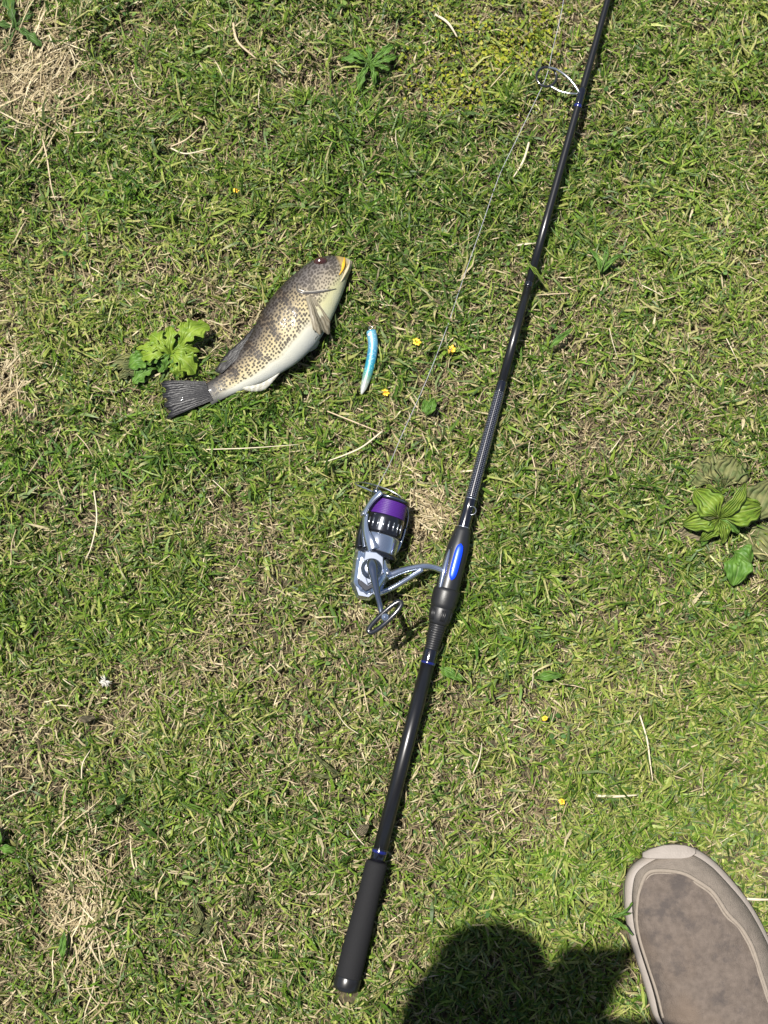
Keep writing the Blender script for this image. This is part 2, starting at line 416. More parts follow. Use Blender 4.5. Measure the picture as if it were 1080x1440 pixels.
wire = [SP(0, 26, 46), SP(-2, 31, 62), SP(-4, 38, 76), SP(-7, 42, 90), SP(-12, 38, 112), SP(-14, 31, 140), SP(-12, 25, 180), SP(-5, 25, 215), SP(10, 26.5, 238), SP(25, 27, 242)]
mb = MB(); mb.add(*tube(spline(wire, 40), .0010, 8)); mb.build('bail_wire', M_chrome, bail)
# gear housing: a faceted body, outline in plan
OUT = [(501, 770), (497, 786), (492.5, 822), (502, 842), (520, 845), (535, 834), (547, 815), (550, 799), (546, 786)]
cen = np.mean([P(a, b_, .034) for a, b_ in OUT], 0)
def body_ring(sx, z, dy=0):
    r = []
    for a, b_ in OUT:
        p = P(a, b_, .034); q = cen+(p-cen)*sx; q[2] = z; r.append(q)
    return r
mb = MB(); mb.add(*loft([body_ring(.72, .011), body_ring(.95, .018), body_ring(1.0, .034), body_ring(.99, .042), body_ring(.84, .053), body_ring(.62, .0565)]))
body = mb.build('gear_housing', M_steel, reel, smooth=False, bevel=.0012)
def plate(name, pts, z0, z1, m, parent, inset=.85):
    c0 = np.mean([P(a, b_, .055) for a, b_ in pts], 0)
    A = []; B = []
    for a, b_ in pts:
        p = P(a, b_, .055); q = p.copy(); q[2] = z0; A.append(q); q = c0+(p-c0)*inset; q[2] = z1; B.append(q)
    mm = MB(); mm.add(*loft([A, B])); return mm.build(name, m, parent, smooth=False, bevel=.0005)
plate('side_cover', [(512, 772), (508, 800), (516, 826), (530, 818), (541, 808), (541, 782), (530, 774)], .052, .0592, M_steel, body)
plate('side_trim', [(502, 812), (503, 822), (514, 833), (532, 823), (533, 816), (517, 824)], .050, .0590, M_gun, body, .92)
plate('tail_plate', [(497, 820), (503, 838), (519, 841), (531, 831), (516, 836)], .040, .0545, M_steel2, body, .9)
for a, b_, z in ((504, 786, .052), (545, 806, .050), (507, 836, .048)):
    mb = MB(); mb.add(*disc(P(a, b_, z), .0022, .0022)); mb.build('screw', M_chrome, body)
# stem and foot
def bar(pts, rad, flat, n_=18):
    pp = spline(pts, n_); rr = np.interp(np.linspace(0, 1, n_), np.linspace(0, 1, len(rad)), rad)/1000
    return tube(pp, list(rr), 12, True, (0, 0, 1), flat)
st_ = MB()
st_.add(*bar([P(541, 812, .036), P(556, 806, .037), P(573, 800.5, .037), P(595, 796.5, .036), P(610, 798, .034), P(624, 803, .033)], [5.5, 4.5, 3.6, 3.6, 3.4, 3.6], 1.5))
st_.add(*bar([P(533, 834, .034), P(547, 829, .035), P(562, 821, .036), P(579, 810.5, .036), P(594, 801, .036)], [3.6, 3.2, 3.0, 3.0, 3.2], 1.6))
st_.build('stem', M_steel, reel)
ft = MB(); ft.add(*bar([P(633, 772, .036), P(630, 782, .036), P(624.5, 803, .036), P(620.5, 820, .036), P(618, 832, .036)], [1.2, 2.6, 4.0, 3.2, 2.4], 1.6))
ft.build('foot', M_steel, reel)
# handle
mb = MB(); hb = P(522.5, 800, .058)
for r, z0, z1 in ((.0112, .056, .0605), (.0100, .0604, .0625), (.0086, .0624, .0665)):
    q = hb.copy(); q[2] = z0; mb.add(*disc(q, r, z1-z0, seg=28))
handle = mb.build('handle_hub', M_steel2, reel)
mb = MB(); mb.add(*bar([P(523, 788, .066), P(523.5, 797, .070), P(526, 812, .075), P(530, 834, .082), P(534.5, 852, .087), P(536.5, 864, .089)], [4.6, 6.0, 4.2, 3.0, 2.9, 2.6], .75))
mb.build('crank', M_steel2, handle)
kc = P(541.5, 868, .097); ku = unit(P(565, 846, .097)-P(518, 890, .097)); ks = unit(np.cross(ZV, ku))
mb = MB(); mb.add(*tube([P(536, 864, .087), P(539, 866, .092), kc], [.0028, .0028, .0030], 12, True, (0, 1, 0))); mb.add(*ball(kc, .0048)); mb.build('knob_pin', M_steel, handle)
loop = []
for a in np.linspace(0, 2*math.pi, 44, endpoint=False):
    ca, sa = math.cos(a), math.sin(a)
    loop.append(kc+ku*(.0222*ca)+ks*(.0046*np.sign(sa)*abs(sa)**.75)+ZV*(.0015*ca*ca))
mb = MB(); mb.add(*tube(loop, .0026, 10, False, ZV, 1.3, closed=True)); mb.build('knob', mat('knob_black', (.022, .023, .028), .25, coat=.5, metal=.3), handle)

# fishing line
lp = [SP(-2, 28.5, 38), P(548, 652, .033), P(565, 612, .028), P(600, 534, .022), P(628, 462, .020), P(650, 396, .020), P(676, 322, .020), P(701, 250, .020), P(722, 205, .021), P(744, 160, .022), P(768, 108, .0245), P(777, 70, .022), P(789, 20, .021), P(797, -30, .021)]
ml = MB(); ml.add(*tube(spline(lp, 90), .00032, 6))
M_linew = mat('braid_line', (.30, .30, .34), .4, var=.35, vscale=120)
tag(ml.build('fishing_line', M_linew), 'thin pale fishing line running from the reel to the rod guide', 'fishing line')

# ================================================================== FISH
def Z1(x, y): return (200+x/3, 340+y/3)
FD = [(884, 64), (866, 56), (828, 52), (785, 55), (738, 70), (690, 100), (642, 140), (598, 182), (556, 228), (518, 280), (486, 332), (458, 388), (420, 436), (378, 487), (336, 535), (296, 568), (245, 594)]
FB = [(885, 74), (880, 100), (864, 150), (850, 200), (836, 240), (818, 284), (798, 330), (768, 386), (732, 438), (692, 478), (648, 514), (600, 542), (542, 574), (474, 600), (412, 620), (350, 646), (288, 680)]
FHC = .026
Dp = np.array([P(*Z1(*p), FHC) for p in FD]); Bp = np.array([P(*Z1(*p), FHC) for p in FB])
NS = 80
Dp = np.array(spline(Dp, NS)); Bp = np.array(spline(Bp, NS))
Cc = (Dp+Bp)/2; hw = np.linalg.norm(Bp-Dp, axis=1)/2; sdv = (Bp-Dp)/(2*hw[:, None])
slen = np.concatenate([[0], np.cumsum(np.linalg.norm(np.diff(Cc, axis=0), axis=1))])*1000
tt = np.linspace(0, 1, NS)
tb = hw*np.interp(tt, [0, .1, .25, .5, .75, 1], [.75, .66, .60, .56, .50, .34])
fz = .009+tb
fz = np.convolve(np.pad(fz, 4, mode='edge'), np.ones(9)/9, 'valid')
NR = 40; V = []; A = []
for i in range(NS):
    for k in range(NR):
        a = 2*math.pi*k/NR
        cx = math.cos(a); sz = math.sin(a)
        vv_ = np.sign(cx)*abs(cx)**.95; zz = np.sign(sz)*abs(sz)**1.05
        p = Cc[i]+sdv[i]*hw[i]*vv_; p = np.array((p[0], p[1], fz[i]+tb[i]*zz))
        V.append(p); A.append((slen[i], vv_*hw[i]*1000*1.1, vv_))
F = []
for i in range(NS-1):
    for k in range(NR): F.append((i*NR+k, i*NR+(k+1) % NR, (i+1)*NR+(k+1) % NR, (i+1)*NR+k))
F.append(tuple(range(NR))[::-1]); F.append(tuple((NS-1)*NR+k for k in range(NR)))
def fish_pt(px, py, dz=0.0):
    q = P(px, py, .035); i = int(np.argmin(np.linalg.norm(Cc[:, :2]-q[:2], axis=1)))
    for _ in range(3):
        rel = [np.dot((q-Cc[j])[:2], unit((Cc[min(j+1, NS-1)]-Cc[max(j-1, 0)])[:2])) for j in range(NS)]
        best = min(range(NS), key=lambda j: abs(np.dot((q-Cc[j])[:2], np.array((-sdv[j][1], sdv[j][0]))))+ (0 if np.linalg.norm((q-Cc[j])[:2]) < hw[j]*1.3 else 1))
        i = best; vn = np.clip(np.dot((q-Cc[i])[:2], sdv[i][:2])/hw[i], -.99, .99)
        z = fz[i]+tb[i]*math.sqrt(1-vn*vn); q = P(px, py, z)
    return q+np.array((0, 0, dz))
fm = bpy.data.materials.new('spotted_skin'); fm.use_nodes = True; MATS['fish'] = fm
n = fm.node_tree.nodes; l = fm.node_tree.links; b = n['Principled BSDF']
def mth2(op, a, bb=None, c_=None):
    q = n.new('ShaderNodeMath'); q.operation = op
    for i, s in enumerate((a, bb, c_)):
        if s is None: continue
        if isinstance(s, (int, float)): q.inputs[i].default_value = s
        else: l.new(s, q.inputs[i])
    return q.outputs[0]
def ramp(val, stops):
    r = n.new('ShaderNodeValToRGB'); cr = r.color_ramp
    while len(cr.elements) < len(stops): cr.elements.new(.5)
    for e_, (p_, c_) in zip(cr.elements, stops): e_.position = p_; e_.color = (*c_, 1)
    l.new(val, r.inputs[0]); return r.outputs[0]
def mix(f, a, bb):
    q = n.new('ShaderNodeMix'); q.data_type = 'RGBA'
    for i, s in ((0, f), (6, a), (7, bb)):
        if isinstance(s, tuple): q.inputs[i].default_value = (*s, 1)
        elif isinstance(s, (int, float)): q.inputs[i].default_value = s
        else: l.new(s, q.inputs[i])
    return q.outputs[2]
def smooth(v, lo, hi):
    q = n.new('ShaderNodeMapRange'); q.interpolation_type = 'SMOOTHSTEP'
    q.inputs[1].default_value = lo; q.inputs[2].default_value = hi; l.new(v, q.inputs[0]); return q.outputs[0]
at = n.new('ShaderNodeAttribute'); at.attribute_name = 'mc'
sp = n.new('ShaderNodeSeparateXYZ'); l.new(at.outputs['Vector'], sp.inputs[0])
S_, Vm, Vn = sp.outputs
cmb = n.new('ShaderNodeCombineXYZ'); l.new(S_, cmb.inputs[0]); l.new(Vm, cmb.inputs[1])
nb = n.new('ShaderNodeTexNoise'); nb.inputs['Scale'].default_value = .055; nb.inputs['Detail'].default_value = 3; l.new(cmb.outputs[0], nb.inputs['Vector'])
nf = n.new('ShaderNodeTexNoise'); nf.inputs['Scale'].default_value = .6; nf.inputs['Detail'].default_value = 3; l.new(cmb.outputs[0], nf.inputs['Vector'])
vw = mth2('ADD', Vn, mth2('MULTIPLY', mth2('SUBTRACT', nb.outputs[0], .5), .35))
v01 = mth2('MULTIPLY_ADD', vw, .5, .5)
base = ramp(v01, [(0.0, (.016, .014, .014)), (.16, (.05, .043, .038)), (.32, (.17, .135, .08)), (.52, (.33, .27, .145)), (.70, (.36, .32, .205)), (.80, (.40, .395, .335)), (1.0, (.25, .265, .26))])  # back to belly; last stop greyed, belly shading painted into the skin colour
# darker saddles across the back
sad = mth2('MULTIPLY', smooth(mth2('SINE', mth2('ADD', mth2('MULTIPLY', S_, .20), mth2('MULTIPLY', nb.outputs[0], 4.0))), .3, .95), smooth(mth2('MULTIPLY', vw, -1.0), -.35, .05))
base = mix(mth2('MULTIPLY', sad, .72), base, (.070, .052, .034))
# head: grey
head = smooth(mth2('MULTIPLY', S_, -1.0), -82, -60)
headc = ramp(v01, [(0, (.035, .032, .032)), (.3, (.12, .108, .10)), (.62, (.28, .245, .19)), (.8, (.40, .385, .20)), (1, (.40, .41, .29))])
base = mix(mth2('MULTIPLY', head, .85), base, headc)
vo = n.new('ShaderNodeTexVoronoi'); vo.voronoi_dimensions = '2D'; vo.inputs['Scale'].default_value = .27; vo.inputs['Randomness'].default_value = .62; l.new(cmb.outputs[0], vo.inputs['Vector'])
th = mth2('ADD', .35, mth2('MULTIPLY', mth2('SUBTRACT', nb.outputs[0], .5), .6))
th = mth2('ADD', th, mth2('MULTIPLY', sad, .12))
spot = mth2('MULTIPLY', mth2('SUBTRACT', 1.0, smooth(mth2('SUBTRACT', vo.outputs['Distance'], th), -.05, .08)), mth2('SUBTRACT', 1.0, smooth(vw, .42, .58)))
spot = mth2('MULTIPLY', spot, mth2('SUBTRACT', 1.0, mth2('MULTIPLY', head, .25)))
base = mix(mth2('MULTIPLY', spot, .9), base, (.014, .010, .008))
# yellow lips, pale jaw
lipz = mth2('MULTIPLY', smooth(mth2('MULTIPLY', S_, -1.0), -19, -13), smooth(S_, 3, 8))
base = mix(mth2('MULTIPLY', lipz, .7), base, (.45, .33, .12))
base = mix(smooth(mth2('MULTIPLY', S_, -1.0), -8, -4), base, (.42, .37, .27))
base = mix(mth2('MULTIPLY', smooth(S_, float(slen[-1])-34, float(slen[-1])-4), .85), base, (.03, .029, .030))
l.new(base, b.inputs['Base Color'])
b.inputs['Roughness'].default_value = .5; b.inputs['Specular IOR Level'].default_value = .3; b.inputs['Coat Weight'].default_value = .16; b.inputs['Coat Roughness'].default_value = .12
wn = n.new('ShaderNodeTexNoise'); wn.inputs['Scale'].default_value = .12; l.new(cmb.outputs[0], wn.inputs['Vector']); l.new(mth2('MULTIPLY', smooth(wn.outputs[0], .5, .7), .5), b.inputs['Coat Weight'])
vs = n.new('ShaderNodeTexVoronoi'); vs.inputs['Scale'].default_value = .75; l.new(cmb.outputs[0], vs.inputs['Vector'])
bp = n.new('ShaderNodeBump'); bp.inputs['Strength'].default_value = .25; bp.inputs['Distance'].default_value = .0006
l.new(vs.outputs['Distance'], bp.inputs['Height']); l.new(bp.outputs[0], b.inputs['Normal']); l.new(bp.outputs[0], b.inputs['Coat Normal'])
fish = thing('fish', Cc[40]*np.array((1, 1, 0)), 'spotted brown and white fish with yellow lips lying on its side', 'fish')
mb = MB(); mb.add(V, F, A); body_f = mb.build('body', fm, fish)

def fin_mat(name, col, col2, trans=.3, rays=60.):
    m = bpy.data.materials.new(name); m.use_nodes = True; MATS[name] = m
    n_ = m.node_tree.nodes; l_ = m.node_tree.links; b_ = n_['Principled BSDF']
    a_ = n_.new('ShaderNodeAttribute'); a_.attribute_name = 'mc'
    s_ = n_.new('ShaderNodeSeparateXYZ'); l_.new(a_.outputs['Vector'], s_.inputs[0])
    q = n_.new('ShaderNodeMath'); q.operation = 'MULTIPLY'; q.inputs[1].default_value = rays; l_.new(s_.outputs[1], q.inputs[0])
    q2 = n_.new('ShaderNodeMath'); q2.operation = 'SINE'; l_.new(q.outputs[0], q2.inputs[0])
    q3 = n_.new('ShaderNodeMapRange'); q3.inputs[1].default_value = -1; l_.new(q2.outputs[0], q3.inputs[0])
    mx_ = n_.new('ShaderNodeMix'); mx_.data_type = 'RGBA'; mx_.inputs[6].default_value = (*col, 1); mx_.inputs[7].default_value = (*col2, 1)
    l_.new(q3.outputs[0], mx_.inputs[0]); l_.new(mx_.outputs[2], b_.inputs['Base Color'])
    b_.inputs['Specular IOR Level'].default_value = .25; b_.inputs['Roughness'].default_value = .42; b_.inputs['Coat Weight'].default_value = .03
    nq = n_.new('ShaderNodeTexNoise'); nq.inputs['Scale'].default_value = 7; nq.inputs['Detail'].default_value = 4; l_.new(a_.outputs['Vector'], nq.inputs['Vector'])
    qa = n_.new('ShaderNodeMath'); qa.operation = 'MULTIPLY_ADD'; qa.inputs[1].default_value = 9.0; l_.new(nq.outputs[0], qa.inputs[0]); l_.new(q.outputs[0], qa.inputs[2]); l_.new(qa.outputs[0], q2.inputs[0])
    bb = n_.new('ShaderNodeBump'); bb.inputs['Strength'].default_value = .3; bb.inputs['Distance'].default_value = .0006
    l_.new(q2.outputs[0], bb.inputs['Height']); l_.new(bb.outputs[0], b_.inputs['Normal'])
    tr = n_.new('ShaderNodeBsdfTranslucent'); l_.new(mx_.outputs[2], tr.inputs[0])
    ms = n_.new('ShaderNodeMixShader'); ms.inputs[0].default_value = trans
    l_.new(b_.outputs[0], ms.inputs[1]); l_.new(tr.outputs[0], ms.inputs[2]); l_.new(ms.outputs[0], n_['Material Output'].inputs[0])
    return m
M_findark = fin_mat('dark_fin', (.008, .008, .010), (.026, .026, .028), .08, 95)
M_finback = fin_mat('back_fin', (.010, .0095, .010), (.020, .019, .019), .05, 40)
M_finpale = fin_mat('pale_fin', (.17, .145, .10), (.30, .27, .20), .3, 55)
M_finwhite = fin_mat('white_fin', (.5, .48, .40), (.66, .65, .58), .3, 40)
def fin(name, A0, A1, m, z_thick=.0006, nu=8, bow=.0, jagg=.0):
    """sheet between edge polylines A0 (root) and A1 (outer), two sided with real thickness"""
    A0 = np.array(spline(A0, 24)); A1 = np.array(spline(A1, 24)); V = []; A = []; F = []
    if jagg:
        for k in range(24): A1[k] += (A0[k]-A1[k])*jagg*(k % 2)
    for sgn in (1, -1):
        for j in range(nu+1):
            f = j/nu
            for k in range(24):
                p = A0[k]*(1-f)+A1[k]*f*(1)+(A0[k]-A1[k])*f**3*.06*math.sin(k*5.3+1)*(nu > 7)+ZV*(bow*math.sin(f*math.pi)+sgn*z_thick*(1-.8*f)+.0005*math.sin(k*2.1)*f)
                V.append(p); A.append((f, k/23, 0))
    o = (nu+1)*24
    for j in range(nu):
        for k in range(23):
            q = (j*24+k, j*24+k+1, (j+1)*24+k+1, (j+1)*24+k); F.append(q); F.append(tuple(x+o for x in q[::-1]))
    for k in range(23): F.append((nu*24+k, nu*24+k+1, o+nu*24+k+1, o+nu*24+k))
    mb = MB(); mb.add(V, F, A); return mb.build(name, m, fish)
def zp(x, y, h): return P(*Z1(x, y), h)
fin('tail_fin', [zp(268, 590, .017), zp(280, 628, .019), zp(300, 668, .017)], [zp(84, 586, .014), zp(90, 640, .017), zp(98, 690, .018), zp(112, 748, .014)], M_findark, .0012, 8, .002, .03)
fin('dorsal_fin', [zp(540, 280, .024), zp(500, 362, .026), zp(450, 436, .026), zp(396, 500, .024), zp(336, 556, .020)], [zp(530, 258, .020), zp(482, 342, .024), zp(424, 408, .025), zp(352, 474, .022), zp(304, 545, .018)], M_finback, .0012, 5, .0, .05)
fin('anal_fin', [zp(566, 562, .026), zp(500, 598, .026), zp(430, 614, .022)], [zp(582, 552, .028), zp(524, 618, .022), zp(466, 632, .020), zp(420, 622, .020)], M_finwhite, .001, 5, .001)
pq = [fish_pt(*Z1(x, y), .001) for x, y in ((688, 236), (706, 232), (728, 240))]
fin('pectoral_fin', pq, [fish_pt(*Z1(716, 345), .003), fish_pt(*Z1(724, 382), .005), fish_pt(*Z1(750, 396), .012), zp(778, 388, .036), zp(796, 356, .034), zp(786, 322, .040)], M_finpale, .0007, 8, .002)
fin('pelvic_fin', [fish_pt(*Z1(740, 395), .0), fish_pt(*Z1(728, 410), .0)], [zp(748, 424, .018), zp(734, 448, .014), zp(706, 466, .014)], M_finwhite, .0008, 5, .0)
# gill cover edge and mouth crease
gl = [fish_pt(*Z1(x, y), .0006) for x, y in ((656, 176), (652, 196), (664, 212), (690, 217), (740, 214), (785, 206), (818, 198))]
mb = MB(); mb.add(*tube(spline(gl, 30), list(np.interp(np.linspace(0, 1, 30), [0, .3, .7, 1], [.0003, .0010, .0010, .0003])), 8, True, (0, 0, 1), .6)); mb.build('gill_edge', mat('gill_dark', (.07, .065, .06), .25, coat=.6), fish)
gl2 = [fish_pt(*Z1(x, y), .0004) for x, y in ((660, 200), (690, 210), (735, 208), (785, 200))]
mb = MB(); mb.add(*tube(spline(gl2, 24), .0006, 8, True, (0, 0, 1), .5)); mb.build('gill_membrane', mat('gill_pale', (.30, .28, .24), .18, coat=.8), fish)
ml_ = [fish_pt(*Z1(x, y), .0002) for x, y in ((876, 76), (868, 108), (852, 140), (838, 168))]
mb = MB(); mb.add(*tube(spline(ml_, 20), [.0018*math.sin(math.pi*(.12+.8*k/19)) for k in range(20)], 8, True, (0, 0, 1), .7)); mb.build('lip', mat('lip_skin', (.42, .36, .24), .3, coat=.5), fish)
ml_ = [fish_pt(*Z1(x, y), .0002) for x, y in ((852, 66), (850, 92), (842, 118), (830, 140))]
mb = MB(); mb.add(*tube(spline(ml_, 20), [.0021*math.sin(math.pi*(.12+.8*k/19)) for k in range(20)], 8, True, (0, 0, 1), .6)); mb.build('lip', mat('yellow_lip', (.55, .31, .02), .35, coat=.5), fish)
ec = fish_pt(*Z1(752, 82), -.0008)
mb = MB(); mb.add(*ball(ec, .0062, (1.25, .8, .75), (unit(np.array((1, .05, 0))), unit(np.array((-.05, 1, 0))), ZV), 18, 12)); eye = mb.build('eye', mat('eye_brown', (.035, .012, .008), .08, coat=1), fish)

# ================================================================== LURE
def ZL(x, y): return (460+x/4.909, 440+y/4.909)
lpx = [(302, 116), (306, 135), (312, 170), (317, 225), (308, 300), (293, 375), (275, 440), (256, 505), (237, 562)]
pts = spline([P(*ZL(*p), .020-.004*(i/8)) for i, p in enumerate(lpx)], 40)
rr = np.interp(np.linspace(0, 1, 40), [0, .025, .08, .2, .45, .6, .75, .9, 1], [.0014, .0040, .0054, .0056, .0055, .0055, .0052, .0036, .0006])
lmat = bpy.data.materials.new('holographic_lacquer'); lmat.use_nodes = True; MATS['lure'] = lmat
n = lmat.node_tree.nodes; l = lmat.node_tree.links; b = n['Principled BSDF']
at = n.new('ShaderNodeAttribute'); at.attribute_name = 'mc'; sp = n.new('ShaderNodeSeparateXYZ'); l.new(at.outputs['Vector'], sp.inputs[0])
f = mth2('DIVIDE', sp.outputs[0], 76.0)
cl = ramp(f, [(0, (.07, .25, .34)), (.15, (.10, .26, .36)), (.35, (.03, .17, .29)), (.58, (.015, .19, .25)), (.70, (.07, .20, .15)), (.80, (.22, .26, .22)), (1, (.42, .42, .40))])
vo = n.new('ShaderNodeTexVoronoi'); vo.inputs['Scale'].default_value = 900; tc = n.new('ShaderNodeTexCoord'); l.new(tc.outputs['Object'], vo.inputs['Vector'])
cl = mix(mth2('MULTIPLY', mth2('GREATER_THAN', vo.outputs['Color'], .78), .22), cl, (.65, .80, .85))
l.new(cl, b.inputs['Base Color']); b.inputs['Metallic'].default_value = .15; b.inputs['Roughness'].default_value = .4; b.inputs['Coat Weight'].default_value = .25
lure = thing('fishing_lure', P(520, 505, 0)*np.array((1, 1, 0)), 'slim blue metal lure with silver tail on grass beside the fish', 'lure')
mb = MB(); mb.add(*tube(pts, list(rr), 20, True, (0, 0, 1), .75)); lb = mb.build('body', lmat, lure)
hd = P(*ZL(290, 150), .0235)
mb = MB(); mb.add(*ball(hd, .0016, (1, 1, .6))); mb.build('eye', mat('lure_eye', (.6, .65, .66), .15, coat=1), lure)
sw = [P(*ZL(302, 118), .018)+np.array((.0022*math.sin(a), .0022+.0022*-math.cos(a), 0.0004*math.cos(a))) for a in np.linspace(0, 2*math.pi, 16, endpoint=False)]
mb = MB(); mb.add(*tube(sw, .0005, 6, False, ZV, closed=True)); mb.build('tow_ring', M_chrome, lure)

# ================================================================== SHOE AND PERSON
def Z5(x, y): return (840+x/4.5, 1160+y/4.5)
toe = P(945, 1188, .012)[:2]
sa = math.radians(17); sdir = np.array((-math.sin(sa), math.cos(sa))); sprp = np.array((math.cos(sa), math.sin(sa)))
def shoe_xy(s, t): return toe-sdir*s+sprp*t         # s metres back from the toe tip, t to the outer side
SL = .330
outl = [(250, 200), (330, 150), (420, 124), (490, 120), (560, 125), (640, 155), (740, 230), (850, 350), (950, 470), (1025, 600), (1085, 720), (1130, 850),
        (190, 260), (165, 400), (165, 520), (190, 680), (230, 810), (280, 960), (320, 1090), (350, 1260)]
st2 = []
for x, y in outl:
    q = P(*Z5(x, y), .014)[:2]-toe; st2.append((-np.dot(q, sdir), np.dot(q, sprp)))
left = sorted([p for p in st2 if p[1] < .0]); right = sorted([p for p in st2 if p[1] >= .0])
left = [(0, -.012)]+[p for p in left if p[0] > .002]; right = [(0, .012)]+[p for p in right if p[0] > .002]
left = [p for p in left if p[0] < .205]+[(.225, -.032), (.26, -.031), (.30, -.028), (.322, -.017), (SL, -.004)]
right = [p for p in right if p[0] < .165]+[(.20, .060), (.24, .050), (.285, .044), (.312, .034), (.325, .019), (SL, .004)]
def eL(s): return np.interp(s**.5, [p[0]**.5 for p in left], [p[1] for p in left])
def eR(s): return np.interp(s**.5, [p[0]**.5 for p in right], [p[1] for p in right])
ss = np.concatenate([np.linspace(0, .17, 26)**2, np.linspace(.0315, .302, 96), [.310, .317, .323, .328, SL]])
def smooth_edge(fn):
    v = np.array([fn(s) for s in ss]); 
    for _ in range(22): v[1:-1] = (v[:-2]+2*v[1:-1]+v[2:])/4
    return v
vL, vR = smooth_edge(eL), smooth_edge(eR)
def outline(off, z, zfun=None):
    r = []
    N_ = len(ss)
    pl = [shoe_xy(ss[i], vL[i]) for i in range(N_)]; pr_ = [shoe_xy(ss[i], vR[i]) for i in range(N_)][::-1]
    loop = np.array(pl+pr_); c0 = loop.mean(0)
    dd = np.linalg.norm(np.roll(loop, -1, 0)-loop, axis=1); cum = np.concatenate([[0], np.cumsum(dd)]); cl_ = np.vstack([loop, loop[:1]])
    u_ = np.linspace(0, cum[-1], 220, endpoint=False); loop = np.stack([np.interp(u_, cum, cl_[:, 0]), np.interp(u_, cum, cl_[:, 1])], 1)
    for _ in range(14): loop = (np.roll(loop, 1, 0)+2*loop+np.roll(loop, -1, 0))/4
    tng = np.roll(loop, -1, 0)-np.roll(loop, 1, 0); nrm = np.stack([tng[:, 1], -tng[:, 0]], 1); nrm /= np.linalg.norm(nrm, axis=1)[:, None]+1e-9
    if np.sum(nrm*(loop-c0)) < 0: nrm = -nrm
    for _ in range(4): nrm = (np.roll(nrm, 1, 0)+nrm*2+np.roll(nrm, -1, 0))/4
    q = loop+nrm*off
    return [np.array((a, b_, z)) for a, b_ in q], loop
person = thing('person', (.0, -.5, 0), 'person whose grey brown suede slip-on shoe stands on the grass', 'person')
M_sole = mat('pale_rubber', (.215, .188, .165), .65, var=.12, vscale=90, bump=.4, bscale=500)
M_vamp = mat('taupe_suede', (.098, .079, .066), .9, var=.45, vscale=160, bump=.9, bscale=900, spec=.25)
M_band = mat('grey_suede_band', (.150, .127, .106), .9, var=.35, vscale=120, bump=.9, bscale=900, spec=.25)
